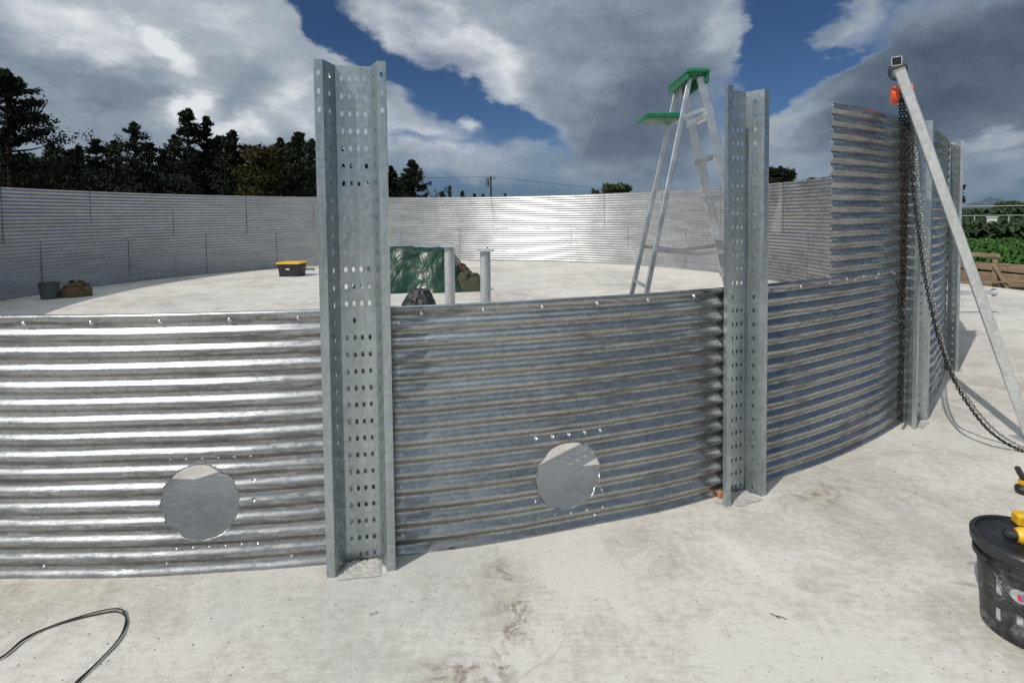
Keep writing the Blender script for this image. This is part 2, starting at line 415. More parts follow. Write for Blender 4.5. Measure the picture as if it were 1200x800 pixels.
# ------------------------------------------------------------------ ground and slab
def sheet(name, pts, z, m, thick=0):
    mb = MB(); n = len(pts); vs = [(x, y, z) for x, y in pts]; fs = [tuple(range(n))]
    if thick:
        vs += [(x, y, z - thick) for x, y in pts]
        fs += [(i, i + n, (i + 1) % n + n, (i + 1) % n) for i in range(n)]
    mb.add(vs, fs); return tag(mb.build(name, m), kind='structure')
sheet('ground', [(-1500, -600), (1500, -600), (1500, 2500), (-1500, 2500)], -.16, M_SOIL)
e = Vector((10.02 - 9.72, 10.1 - 11.4)).normalized()
E0 = Vector((9.72, 11.4))
ea, eb = E0 - e * 16, E0 + e * 24
sheet('concrete_slab', [(-17, eb.y), (eb.x, eb.y), (ea.x, ea.y), (-17, ea.y)], 0, M_CONC, .158)
sheet('field', [(13.5, 2), (400, 2), (400, 400), (9, 400), (9.5, 17)], -.155, M_GRASS)

# ------------------------------------------------------------------ the round steel wall
tank = thing('steel_tank', (CX, CY, 0), 'round corrugated galvanized steel tank wall under construction on the concrete slab', 'tank')
tank.location = (0, 0, 0)
AMP, PIT = .0092, .0762
def rsurf(T, Z, seed, wob=1.):
    rs = np.random.RandomState(seed); r = AMP * np.cos(2 * PI * Z / PIT)
    for k in range(7):
        a, b_, ph = rs.uniform(1, 9), rs.uniform(-6, 6), rs.uniform(0, 6.28)
        r = r + wob * .0011 * np.sin(R * T * a + Z * b_ + ph)
    return r
def panel(name, t0, t1, z0, z1, seed, ds=.03, per=15, big=None, small=(), off=0., seal=False, fine=(), parent=tank, wob=1., mat_=None, solid=True):
    s0, s1 = R * t0, R * t1
    n = max(2, int(round((s1 - s0) / ds))); S = list(np.linspace(s0, s1, n + 1))
    for (a, b_) in fine:
        S = [q for q in S if not (a - ds * .4 < q < b_ + ds * .4)] + list(np.linspace(a, b_, int((b_ - a) / .006) + 1))
    if seal: S = [q for q in S if q < s1 - .02] + [s1 - .012, s1]
    S = np.array(sorted(S)); nz_ = int(round((z1 - z0) / (PIT / per))); Z = np.linspace(z0 if z0 > .01 else -.004, z1, nz_ + 1)
    ss, zz = np.meshgrid(S, Z, indexing='ij')
    ns, nzz = ss.shape
    idx = np.arange(ns * nzz).reshape(ns, nzz)
    Fq = np.stack([idx[:-1, :-1], idx[1:, :-1], idx[1:, 1:], idx[:-1, 1:]], -1).reshape(-1, 4)
    ss = ss.ravel().copy(); zz = zz.ravel().copy()
    fc_s = ss[Fq].mean(1); fc_z = zz[Fq].mean(1)
    keep = np.ones(len(Fq), bool)
    if big:
        bs, bz, br = big
        rem = np.hypot(fc_s - bs, fc_z - bz) < br
        vin = np.zeros(len(ss), bool); vin[Fq[rem].ravel()] = True
        keep &= ~rem
        vk = np.zeros(len(ss), bool); vk[Fq[keep].ravel()] = True
        bd = np.where(vin & vk)[0]
        an = np.arctan2(zz[bd] - bz, ss[bd] - bs)
        rr = br * (1 + .006 * np.sin(an * 5 + seed) + .004 * np.sin(an * 11 + 2 * seed))
        ss[bd] = bs + rr * np.cos(an); zz[bd] = bz + rr * np.sin(an)
    for (hs, hz, hr) in small:
        rem = np.hypot(fc_s - hs, fc_z - hz) < hr
        if not rem.any(): continue
        bd = np.unique(Fq[rem].ravel()); di = np.hypot(ss[bd] - hs, zz[bd] - hz)
        keep &= ~rem
        bd = bd[di > hr * .35]; an = np.arctan2(zz[bd] - hz, ss[bd] - hs)
        ss[bd] = hs + hr * np.cos(an); zz[bd] = hz + hr * np.sin(an)
    mi = None
    if seal: mi = (fc_s > s1 - .0121)[keep].astype(np.int32)
    Fq = Fq[keep]
    T = ss / R; r = R + off + rsurf(T, zz, seed, wob)
    if seal: r = r - np.where(ss > s1 - .0122, .0035, 0)
    V = np.stack([CX + r * np.sin(T), CY - r * np.cos(T), zz], -1)
    used = np.unique(Fq); rm = -np.ones(len(V), int); rm[used] = np.arange(len(used))
    o = npmesh(name, V[used], rm[Fq], [mat_ or M_SHEET, M_SEAL], parent, True, mi)
    if solid:
        md = o.modifiers.new('thickness', 'SOLIDIFY'); md.thickness = .0016; md.offset = 0
    return o
bolt_me = None
def bolt(parent, p, nrm, s=1.):
    global bolt_me
    if bolt_me is None:
        mb = MB(); mb.lathe([(.013, 0), (.013, .002), (.009, .0025), (.009, .006), (.006, .0085), (0.0001, .0092)], n=10)
        o = mb.build('bolt', M_BOLT, parent, True); bolt_me = o.data
    else:
        o = bpy.data.objects.new('bolt', bolt_me); COL.objects.link(o); o.parent = parent
    o.location = p; o.rotation_euler = Vector(nrm).to_track_quat('Z', 'Y').to_euler(); o.scale = (s,) * 3
    return o
def nrm(t): return Vector((math.sin(t), -math.cos(t), 0))
def square_holes(bs, bz, half_s, up_, dn, n=6):
    L = []
    for k in range(n):
        x = -half_s + 2 * half_s * k / (n - 1)
        L += [(bs + x, bz + up_, .0062), (bs + x * 1.02 + .01, bz - dn, .0055)]
    for zz_ in (-.10, 0., .09): L += [(bs + half_s + .008, bz + zz_, .0045), (bs - half_s - .008, bz + zz_, .0045)]
    return L

# lower ring: sheets meet behind the posts
near = [P1 + DT * k for k in range(-2, 5)]
low = []
for i in range(len(near) - 1):
    a, b_ = near[i], near[i + 1]; kw = {}
    lab = None
    if i == 1:      # left sheet in the picture
        bs, bz = R * .0712, .318
        kw = dict(big=(bs, bz, .166), small=square_holes(bs + .05, bz, .17, .2, .2), fine=[(bs - .24, bs + .32)])
        lab = 'bright corrugated sheet with a round hole, left of the front post'
    if i == 2:
        bs, bz = R * .2779, .272
        kw = dict(big=(bs, bz, .168), small=square_holes(bs, bz, .17, .21, .19, 5), fine=[(bs - .24, bs + .26)])
        lab = 'dark blue-grey corrugated sheet with a round hole, between the two front posts'
    if i == 3: lab = 'scuffed dark corrugated sheet between the second and third post'
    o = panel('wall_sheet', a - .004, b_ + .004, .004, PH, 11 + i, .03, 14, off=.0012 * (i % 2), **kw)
    if lab: o['label'] = lab
    low.append((a, b_, o))
    if i in (1, 2, 3):
        for k in range(6):
            tt = a + .016 + (b_ - a - .03) * (k + .5) / 6
            zb = PH - .034
            bolt(o, wallpt(tt, AMP * math.cos(2 * PI * zb / PIT) + .002, zb), nrm(tt) + Vector((0, 0, .25)), .9)
        for k in range(3 if i == 1 else 2):
            tt = a + (b_ - a) * (.3 + .27 * k); zb = .045
            bolt(o, wallpt(tt, AMP * math.cos(2 * PI * zb / PIT) + .002, zb), nrm(tt), .7)
def run(ts, z0, z1, seed, ds, per, mt, **kw):
    for i in range(len(ts) - 1):
        panel('wall_sheet', ts[i] - .003, ts[i + 1], z0, z1, seed + i, ds, per, off=.0015 * (i % 2), seal=True, mat_=mt, solid=False, **kw)
OV = 1.118
# far seams measured along the wall, clockwise seen from above means smaller t
lowfar = sorted([-1.672 - .247 * k for k in range(0, 12)])          # down to the far right
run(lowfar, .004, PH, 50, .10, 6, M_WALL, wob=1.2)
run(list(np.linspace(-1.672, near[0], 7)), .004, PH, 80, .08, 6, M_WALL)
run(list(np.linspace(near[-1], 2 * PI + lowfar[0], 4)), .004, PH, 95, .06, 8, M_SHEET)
upfar = sorted([-1.813 - .2475 * k for k in range(0, 12)])
run(upfar, OV, WH, 120, .10, 6, M_WALL, wob=1.2)
run(list(np.linspace(-1.813, -.87, 5)), OV, WH, 150, .08, 6, M_WALL)
# upper sheets standing on the right, with an open bolted edge
U0 = .5065
fineS = (R * U0, R * U0 + .125)
hl = [(R * U0 + .02 + .028 * c_, OV + .048 + PIT * r_, .0055) for r_ in range(14) for c_ in range(4)]
o = panel('wall_sheet', U0, .770, OV, WH, 31, .03, 14, fine=[fineS], small=hl, off=.003)
o['label'] = 'upper corrugated sheet with an open wavy edge, above the second lower sheet'
for tt in np.linspace(U0 + .02, .63, 5):
    bolt(o, wallpt(tt, .014, 1.14), nrm(tt), .8)
run([.770, 1.014, 1.258, 1.50, 1.74, 1.98, 2 * PI + upfar[0]][:7], OV, WH, 33, .04, 10, M_SHEET)

# posts: open hat section with rows of slots
def post(t, h=WH - .012, nparts=True):
    rows = [.04 + PIT * k for k in range(int((h - .04) / PIT))]
    prof = [(-.145, .084), (-.145, .104), (-.112, .104), (-.076, .015), (.076, .015), (.112, .104), (.145, .104), (.145, .084)]
    # segments: (p,q, hole columns as fraction of length)
    mb = MB()
    zs = [0.] + [z + PIT for z in [.0 + PIT * k for k in range(int(h / PIT))]] 
    if zs[-1] < h - .002: zs.append(h)
    def P(a, b_, z): return wallpt(t, b_, z, a)
    for i in range(len(prof) - 1):
        p, q = Vector(prof[i]), Vector(prof[i + 1]); L = (q - p).length
        if i == 3: cols = [0.026, .059, .092, .125]; edges = [0, .0425, .0755, .1085, L]
        elif i in (2, 4): cols = [.048]; edges = [0, L]
        elif i in (1, 5): cols = [.0165]; edges = [0, L]
        else: cols = []; edges = [0, L]
        d = (q - p) / L
        for ci in range(len(edges) - 1):
            for k in range(len(zs) - 1):
                za, zb = zs[k], zs[k + 1]; a0, a1 = edges[ci], edges[ci + 1]
                if not cols or zb - za < .06 or (i in (1, 5) and k < len(zs) - 5) or (i == 3 and k == 14 and ci != 1):
                    mb.add([P(*(p + d * a0), za), P(*(p + d * a1), za), P(*(p + d * a1), zb), P(*(p + d * a0), zb)], [(0, 1, 2, 3)]); continue
                hc = cols[ci]; hz_ = (za + zb) / 2 + (.0 if i != 1 else .0); hw, hh = .0076, .0118
                outer = [(a0, za), (hc, za), (a1, za), (a1, hz_), (a1, zb), (hc, zb), (a0, zb), (a0, hz_)]
                inner = [(hc - hw * .7, hz_ - hh * .85), (hc, hz_ - hh), (hc + hw * .7, hz_ - hh * .85), (hc + hw, hz_), (hc + hw * .7, hz_ + hh * .85), (hc, hz_ + hh), (hc - hw * .7, hz_ + hh * .85), (hc - hw, hz_)]
                vs = [P(*(p + d * a), z) for a, z in outer + inner]
                mb.add(vs, [(j, (j + 1) % 8, 8 + (j + 1) % 8, 8 + j) for j in range(8)])
    bm_o = mb.build('post', M_POST, tank, False)
    import bmesh
    bm = bmesh.new(); bm.from_mesh(bm_o.data); bmesh.ops.remove_doubles(bm, verts=bm.verts, dist=.0004); bm.normal_update(); bm.to_mesh(bm_o.data); bm.free()
    md = bm_o.modifiers.new('thickness', 'SOLIDIFY'); md.thickness = .004; md.offset = 0
    # rough grout round the foot
    g_ = MB(); n = 14; vs = []; fs = []
    rs = np.random.RandomState(int(t * 1000) + 500)
    for i in range(n):
        for j in range(n):
            a = -.085 + .17 * i / (n - 1); b_ = .018 + .115 * j / (n - 1)
            if j > n - 4: a *= 1 + .15 * rs.uniform(0, 1)
            k = 1 - (j / (n - 1)) ** 1.6
            hgt = (.013 * k * (.5 + .9 * rs.uniform()) if 0 < j < n - 1 and 0 < i < n - 1 else 0.001) + .002
            vs.append(wallpt(t, b_ + (rs.uniform(-.004, .004)), hgt, a * (.92 + .1 * rs.uniform())))
    for i in range(n - 1):
        for j in range(n - 1): fs.append((i * n + j, i * n + n + j, i * n + n + j + 1, i * n + j + 1))
    g_.add(vs, fs); go = g_.build('grout', M_MORTAR, bm_o)
    return bm_o
plabels = {1: 'front post with four columns of slots, nearest the camera', 2: 'second post, right of the stepladder', 3: 'third post, beside the hanging chains', 4: 'outermost post in view, right of the leaning steel tube'}
for k in (0, 1, 2, 3, 4, 5, 6):
    t = {1: .157, 2: .402, 3: .646, 4: .883}.get(k, P1 + DT * (k - 1))
    o = post(t)
    if k in plabels: o['label'] = plabels[k]
# drain stub with its flange on the far right side
dp = MB()
a_ = Vector((5.80, 7.84, .34)); b_ = Vector((7.20, 7.84, .34))
dp.tube([a_, b_], .035, 12); dp.tube([b_, b_ + Vector((.015, 0, 0))], .062, 16)
dp.build('drain_pipe', M_TUBE, tank, angle=40)

# ------------------------------------------------------------------ stepladder inside the wall
lad = thing('stepladder', (1.25, 3.85, 0), 'open aluminium stepladder with a green top cap and green paint shelf behind the low sheet', 'ladder')
H = 2.50; yN, yF = 3.62, 3.98; xc = 1.265
def L(p): return Vector(p) - lad.location
def lp(x, y, z): return L((x, y, z))
xl, xr_ = xc - .56, xc + .63
def railx(side, z):                        # rail position at height z
    k = 1 - z / H
    return (xc - .03 - (xc - .03 - xl) * k) if side < 0 else (xc + .03 + (xr_ - xc - .03) * k)
for side, wd, dd, sp in ((-1, .022, .034, .14), (1, .026, .060, .17)):
    for yy, sg in ((yN, 1), (yF, -1)):
        mb = MB()
        y0 = (yN + yF) / 2 - sg * (sp + .09); y1 = (yN + yF) / 2 - sg * sp
        mb.bar(lp(railx(side, .012), y0, .012), lp(railx(side, H), y1, H), dd, wd, (0, 1, 0), 0, .004)
        # channel lips of the rail
        o = mb.build('rail', M_ALU, lad)
        fo = MB(); fo.box(lp(railx(side, .02), y0, .02), (dd + .02, wd + .02, .04), None, 0, .006); fo.build('foot', M_RUBBER, o)
def yat(side, z, sg):
    sp = .14 if side < 0 else .17
    return (yN + yF) / 2 - sg * (sp + .09 * (1 - z / H))
for z in [.28 * k for k in range(1, 9)]:
    mb = MB(); x = railx(1, z)
    mb.box(lp(x, (yN + yF) / 2, z), (.085, abs(yat(1, z, 1) - yat(1, z, -1)) - .01, .022), None, 0, .004)
    mb.box(lp(x - .04, (yN + yF) / 2, z - .016), (.004, abs(yat(1, z, 1) - yat(1, z, -1)) - .012, .03))
    mb.build('step', M_ALU, lad)
for z in (.45, 1.06, 1.30, 1.98, 1.74):
    if z == 1.98 or z == 1.30: continue
    mb = MB(); x = railx(-1, z)
    mb.bar(lp(x, yat(-1, z, 1), z), lp(x, yat(-1, z, -1), z), .022, .022, (0, 0, 1), 0, .003); mb.build('brace', M_ALU, lad)
for sg in (1, -1):
    mb = MB(); z = 1.30
    xm = (railx(-1, z) + railx(1, z)) / 2
    A = lp(railx(-1, z), yat(-1, z, sg) - .014 * sg, z + .02); Bm = lp(xm, yat(-1, z, sg) - .02 * sg, z - .012); B2 = lp(railx(1, z), yat(1, z, sg) - .02 * sg, z + .02)
    mb.bar(A, Bm, .004, .026, (0, 0, 1)); mb.bar(Bm, B2, .004, .026, (0, 0, 1)); mb.build('spreader', M_ALU, lad)
mb = MB()   # top cap: green moulded tray
mb.box(lp(xc + .0, (yN + yF) / 2, H + .022), (.155, .46, .04), None, 0, .014)
mb.box(lp(xc + .0, (yN + yF) / 2, H + .046), (.10, .38, .018), None, 0, .008)
mb.box(lp(xc - .066, (yN + yF) / 2, H - .012), (.018, .44, .05), None, 0, .006); mb.box(lp(xc + .066, (yN + yF) / 2, H - .018), (.018, .44, .07), None, 0, .006)
mb.build('top_cap', M_GRN, lad, angle=40)
mb = MB(); zs_ = 2.215
xs = railx(-1, zs_)
mb.box(lp(xs - .11, (yN + yF) / 2, zs_ + .022), (.25, .30, .018), None, 0, .006)
for yy in (-.15, .15): mb.box(lp(xs - .11, (yN + yF) / 2 + yy, zs_ + .03), (.25, .012, .03), None, 0, .004)
mb.box(lp(xs - .235, (yN + yF) / 2, zs_ + .03), (.012, .30, .03), None, 0, .004)
sh = mb.build('paint_shelf', M_GRN, lad, angle=40)
mb = MB()
for sg in (1, -1):
    mb = MB(); mb.bar(lp(xs + .0, yat(-1, zs_, sg) - .016 * sg, zs_ + .012), lp(railx(1, zs_) - .01, yat(1, zs_, sg), zs_ + .075), .004, .024, (0, 0, 1)); mb.build('shelf_bracket', M_ALU, sh)
mb = MB(); p = lp(railx(1, 2.22), yat(1, 2.22, 1) + .05, 2.275); mb.box(p, (.07, .05, .02), None, 0, .006); mb.build('latch', M_WHITE, lad)

# ------------------------------------------------------------------ two steel columns inside
def column(u, vtop, Y, label):
    p = at(u, vtop, Y); r_ = .046
    t = thing('steel_column', (p.x, p.y, 0), label, 'steel column', 'galvanized pipe columns inside the ring')
    mb = MB(); mb.tube([(0, 0, .012), (0, 0, p.z - .008)], r_, 20); mb.build('pipe', M_TUBE, t, angle=40)
    mb = MB(); mb.box((0, 0, p.z), (.145, .145, .012), None, 0, .002); mb.build('cap_plate', M_TUBE, t)
    mb = MB(); mb.box((0, 0, .006), (.2, .2, .011), None, 0, .002)
    for a in (0, PI / 2, PI, 3 * PI / 2):
        M_ = Matrix.Rotation(a, 3, 'Z'); vs = [M_ @ Vector(q) for q in ((r_, -.004, .012), (.095, -.004, .012), (r_, -.004, .13), (r_, .004, .012), (.095, .004, .012), (r_, .004, .13))]
        mb.add(vs, [(0, 1, 2), (5, 4, 3), (0, 3, 4, 1), (1, 4, 5, 2), (2, 5, 3, 0)])
    mb.build('base_plate', M_TUBE, t)
    mb = MB(); mb.tube([(.02, .0, p.z + .006), (.02, 0, p.z + .03)], .007, 8); mb.build('stud', M_BOLT, t)
column(526.5, 288.5, 4.7, 'galvanized pipe column with a cap plate directly in front of the green tarp')
column(568.5, 293.5, 4.6, 'galvanized pipe column with a cap plate standing clear, right of the tarp')

# ------------------------------------------------------------------ soft heaps
def heap(name, c, sx, sy, h, m, seed, label, cat, boxy=3.2, n=56, rough=1., rz=0., skew=0.):
    rs = np.random.RandomState(seed); V = []; 
    ph = rs.uniform(0, 6.28, 30); fr = rs.uniform(2, 13, 30)
    rings = n // 2
    for i in range(rings + 1):
        rho = (i / rings)
        for j in range(n):
            a = 2 * PI * j / n
            ca, sa = math.cos(a), math.sin(a)
            sq = 1 / (abs(ca) ** boxy + abs(sa) ** boxy) ** (1 / boxy)
            # height profile: rounded dome, or a flat top with steep draped sides
            crease = abs(math.sin(2.5 * a + ph[0])) ** .6 + .6 * abs(math.sin(5.5 * a + ph[1] + rho)) ** .6
            if boxy > 3:
                k_ = max(0, (rho - .60) / .40)
                top = 1 - k_ ** 1.1 + .05 * math.sin(ca * 4 + ph[3]) * (1 - k_)
                rr = rho * sq * (1 + .10 * (crease - .8) * k_)
            else:
                top = max(0, 1 - rho ** 2.0) ** .7
                rr = rho * sq * (1 + .10 * (crease - .8) * rho)
            z = h * top * (1 + skew * ca * rho)
            q_ = Vector((sx * rr * ca * 3.2 / max(sx, .3), sy * rr * sa * 3.2 / max(sx, .3), z * 3 + seed))
            nv = mnoise.turbulence_vector(q_, 2, True, noise_basis='PERLIN_ORIGINAL')
            am = .11 * rough * min(sx, .5) * (1 - rho ** 6)
            V.append((sx * rr * ca + am * nv.x, sy * rr * sa + am * nv.y, max(.004, z + am * (nv.z - .1)) if i < rings else 0.0)); continue
            V.append((sx * rr * ca, sy * rr * sa, max(0.004, z) if i < rings else 0.0))
    F_ = []
    for i in range(rings):
        for j in range(n):
            k = (j + 1) % n; F_.append((i * n + j, i * n + n + j, i * n + n + k, i * n + k))
    mb = MB(); mb.add(V, F_)
    o = mb.build(name, m, None, angle=32); o.location = (c[0], c[1], 0); o.rotation_euler = (0, 0, rz)
    return tag(o, label, cat)
tp = gnd(470, 344)
tarp = heap('tarpaulin', (-2.20, 11.65), 1.26, .92, .84, M_TARP, 3, 'crumpled shiny green tarp covering a pile on the tank floor', 'tarp', 4.5, 120, 1.)
heap('canvas_bundle', (-.95, 11.15), .46, .32, .36, M_CAMO, 9, 'dark khaki crumpled canvas bundle right of the green tarp', 'canvas', 2.2, 44, 2.2, 0, -.3)
heap('brown_cloth', (-1.10, 11.45), .26, .24, .50, M_RUST, 14, 'brown crumpled cloth leaning between the green tarp and khaki bundle', 'cloth', 2.2, 36, 2.4, 0, -.2)
p = at(490, 345, 8.2)
heap('black_bag', (p.x, p.y), .30, .22, .44, M_BAG, 21, 'black plastic sack in front of the green tarp, right of the front post', 'bag', 2.3, 60, 1.6)
p = gnd(82, 348)
heap('burlap_heap', (p.x, p.y + .1), .33, .24, .27, M_BROWN, 31, 'brown crumpled burlap heap beside the grey bucket by the far left wall', 'burlap', 2, 40, 3.)

# grey bucket, tote, hose
def lathe_obj(name, c, prof, m, parent=None, n=36, angle=35):
    mb = MB(); mb.lathe(prof, (0, 0, 0), n); o = mb.build(name, m, parent, angle=angle); o.location = c; return o
p = gnd(53, 351); bk = thing('bucket', (p.x, p.y + .1, 0), 'plain grey bucket beside the burlap heap by the far left wall', 'bucket')
lathe_obj('body', (0, 0, 0), [(.135, 0), (.165, .30), (.175, .30), (.175, .33), (.162, .33), (.155, .30), (.125, .02), (.0, .02)], M_GREYPL, bk)
mb = MB(); mb.tube([(-.17, 0, .29)] + [(-.17 * math.cos(a), -.05 - .06 * math.sin(a), .29 - .13 * math.sin(a)) for a in np.linspace(.1, PI - .1, 12)] + [(.17, 0, .29)], .004, 6); mb.build('handle', M_STEELDK, bk)
p = gnd(340, 324); tt = thing('storage_tote', (p.x, p.y + .15, 0), 'black storage tote with a yellow lid on the sunny tank floor', 'storage box', rz=-.1)
mb = MB(); n_ = 24
def rrect(w, d, r_, z):
    pts = []
    for cx_, cy_, a0 in ((w / 2 - r_, d / 2 - r_, 0), (-w / 2 + r_, d / 2 - r_, PI / 2), (-w / 2 + r_, -d / 2 + r_, PI), (w / 2 - r_, -d / 2 + r_, 3 * PI / 2)):
        for k in range(5): a = a0 + PI / 2 * k / 4; pts.append((cx_ + r_ * math.cos(a), cy_ + r_ * math.sin(a), z))
    return pts
def loft(mb, rings, mi=0):
    n = len(rings[0]); vs = [p for r_ in rings for p in r_]; fs = []
    for i in range(len(rings) - 1):
        for k in range(n): l = (k + 1) % n; fs.append((i * n + k, i * n + l, i * n + n + l, i * n + n + k))
    fs.append(tuple(range(n - 1, -1, -1))); fs.append(tuple((len(rings) - 1) * n + k for k in range(n))); mb.add(vs, fs, mi)
loft(mb, [rrect(.56, .38, .04, 0), rrect(.62, .43, .05, .30), rrect(.66, .46, .05, .30), rrect(.66, .46, .05, .335)]); mb.build('body', M_BLACKPL, tt, angle=40)
mb = MB(); loft(mb, [rrect(.69, .49, .06, .337), rrect(.69, .49, .06, .37), rrect(.64, .44, .05, .385), rrect(.60, .40, .05, .375)]); mb.build('lid', M_YEL, tt, angle=40)
mb = MB(); mb.box((-.02, -.206, .20), (.10, .006, .035), None, 0, .002); mb.build('sticker', M_WHITE, tt)
for s_ in (-1, 1):
    mb = MB(); mb.box((.34 * s_, 0, .30), (.03, .13, .06), None, 0, .008); mb.build('latch', M_BLACKPL, tt)
mb = MB(); p = gnd(361, 317); rs = random.Random(4)
mb.tube([(p.x + .16 * math.cos(a) * (1 + .2 * math.sin(3 * a)), p.y + .1 * math.sin(a), .02 + .012 * a / 3) for a in np.linspace(0, 10, 40)], .012, 6)
tag(mb.build('hose', M_GRN, None, True), 'small green coiled hose right of the yellow-lidded tote', 'hose')
mb = MB(); pts = []
for k in range(60):
    a = k * .42; p = gnd(18, 345); pts.append((p.x + .55 * math.cos(a) * (1 + .12 * math.sin(a * .37)), p.y + .3 + .3 * math.sin(a * .98), .03 + .0025 * k))
mb.tube(pts, .018, 6); tag(mb.build('coiled_cable', M_RUBBER, None, True), 'black cable coiled in the shade left of the grey bucket', 'cable')

# ------------------------------------------------------------------ hoist pole and chain hoist
foot = gnd(1208, 517); top = at(1051, 72, 3.42)
hp = thing('hoist_pole', (foot.x, foot.y, 0), 'leaning galvanized square tube with an open sleeve at its top, right of the tank wall', 'hoist pole')
def HL(p): return Vector(p) - hp.location
mb = MB(); d_ = (top - Vector((foot.x, foot.y, 0))).normalized(); vdir = Vector((top.x, top.y, 0)).normalized()
mb.bar(HL((foot.x, foot.y, .012)), HL(top - d_ * .04), .060, .060, vdir, 0, .005); mb.build('pole', M_TUBE, hp)
mb = MB(); w_ = .026; Ldir = Vector((.60, .78, .16)).normalized(); sx_ = Vector((0, 0, 1)).cross(Ldir).normalized(); sy_ = Ldir.cross(sx_)
c0 = top - Ldir * .03; c1 = top + Ldir * .26
for a_s, b_s in ((1, 0), (-1, 0), (0, 1), (0, -1)):
    off_ = sx_ * a_s * w_ + sy_ * b_s * w_
    mb.bar(HL(c0 + off_), HL(c1 + off_), .004 if a_s else .056, .056 if a_s else .004, sy_, 0)
mb.build('sleeve', M_TUBE, hp)
mb = MB(); mb.bar(HL(top + Ldir * .05), HL(c1 - Ldir * .01), .046, .046, sy_); mb.build('sleeve_plug', M_STEELDK, hp)
mb = MB(); mb.bar(HL(top - d_ * .045), HL(top - d_ * .03), .085, .085, vdir, 0, .003); mb.build('cap_plate', M_STEELDK, hp)
mb = MB(); mb.box(HL((foot.x, foot.y, .006)), (.16, .16, .012), None, 0, .002); mb.build('foot_plate', M_TUBE, hp)
# shackle
sc = top + Ldir * .20 + Vector((0, 0, -.055)); mb = MB()
mb.tube([HL(sc + Vector((.6, -.8, 0)) * .0 + sx_ * (.045 * math.cos(a)) + Vector((0, 0, .055 * math.sin(a)))) for a in np.linspace(0, 2 * PI, 21)[:-1]], .011, 8, closed=True); mb.build('shackle', M_STEELDK, hp, True)

hb = at(1057.5, 111, 3.66)
ch = thing('chain_hoist', (hb.x, hb.y, hb.z), 'orange manual chain hoist hanging behind the leaning tube, with black chains', 'chain hoist')
ax = Vector((.82, -.50, -.05)).normalized()            # drum axis
Mx = Matrix((ax.cross(Vector((0, 0, 1))).normalized(), Vector((0, 0, 1)), ax)).transposed()
mb = MB()
mb.lathe([(.046, -.068), (.064, -.062), (.064, -.022), (.05, -.018)], (0, 0, 0), 28, 0, Mx); mb.build('hand_wheel_cover', M_ORANGE, ch, angle=35)
mb = MB(); mb.lathe([(.05, .018), (.060, .024), (.060, .054), (.042, .062)], (0, 0, .012), 28, 0, Mx); mb.build('gear_cover', M_ORANGE, ch, angle=35)
mb = MB(); mb.lathe([(.052, -.0175), (.052, .0175)], (0, 0, 0), 24, 0, Mx); mb.build('frame', M_STEELDK, ch, angle=35)
mb = MB(); mb.tube([(0, 0, .05), (0, 0, .09)] + [(.03 * math.sin(a), 0, .125 - .033 * math.cos(a)) for a in np.linspace(.3, 5.2, 12)], .009, 8); mb.build('top_hook', M_STEELDK, ch, True)

def chain_mesh(paths, pitch=.021, rw=.0034, hw=.0078):
    """many welded links following each path"""
    nm, nn = 10, 5
    link = []
    hl_ = pitch * .72
    ctr = []
    for k in range(nm):
        a = 2 * PI * k / nm
        ctr.append(Vector((hw * math.sin(a), 0, (hl_ - hw) * (1 if math.cos(a) > 0 else -1) * min(1, abs(math.cos(a)) * 2) + hw * math.cos(a))))
    V = []; Fs = []
    for pts in paths:
        pts = [Vector(p) for p in pts]
        seg = [0]
        for i in range(1, len(pts)): seg.append(seg[-1] + (pts[i] - pts[i - 1]).length)
        nL = int(seg[-1] / pitch); j = 0
        for q in range(nL):
            s_ = q * pitch
            while j < len(seg) - 2 and seg[j + 1] < s_: j += 1
            t_ = (pts[j + 1] - pts[j]).normalized(); c_ = pts[j] + t_ * (s_ - seg[j])
            ref = Vector((.8, -.6, 0)); x = (ref - t_ * ref.dot(t_)).normalized(); y = t_.cross(x)
            tw = (PI / 2 if q % 2 else 0) + random.uniform(-.35, .35)
            X = x * math.cos(tw) + y * math.sin(tw); Y = t_.cross(X)
            o_ = len(V)
            for k in range(nm):
                cpt = ctr[k]; tg = (ctr[(k + 1) % nm] - ctr[k - 1]).normalized(); nr = Vector((tg.z, 0, -tg.x))
                for l in range(nn):
                    a = 2 * PI * l / nn; pp_ = cpt + nr * (rw * math.cos(a)) + Vector((0, 1, 0)) * (rw * math.sin(a))
                    V.append(tuple(c_ + X * pp_.x + Y * pp_.y + t_ * pp_.z))
            for k in range(nm):
                for l in range(nn):
                    k2 = (k + 1) % nm; l2 = (l + 1) % nn
                    Fs.append((o_ + k * nn + l, o_ + k2 * nn + l, o_ + k2 * nn + l2, o_ + k * nn + l2))
    return V, Fs
def cpath(lst, n=14):
    P = [at(u, v, Y) - ch.location for (u, v, Y) in lst]
    # catmull-rom
    out = []
    for i in range(len(P) - 1):
        p0 = P[max(i - 1, 0)]; p1 = P[i]; p2 = P[i + 1]; p3 = P[min(i + 2, len(P) - 1)]
        for k in range(n):
            t_ = k / n
            out.append(.5 * ((2 * p1) + (p2 - p0) * t_ + (2 * p0 - 5 * p1 + 4 * p2 - p3) * t_ ** 2 + (3 * p1 - p0 - 3 * p2 + p3) * t_ ** 3))
    out.append(P[-1]); return out
M_CHAIN = plain('blackened_chain', (.055, .052, .05), .34, 1., .6, 90, 0)
M_CHAINZ = plain('galvanized_chain', (.42, .42, .41), .36, 1., .4, 90, 0)
g1 = gnd(1200, 531); g2 = gnd(1260, 548)
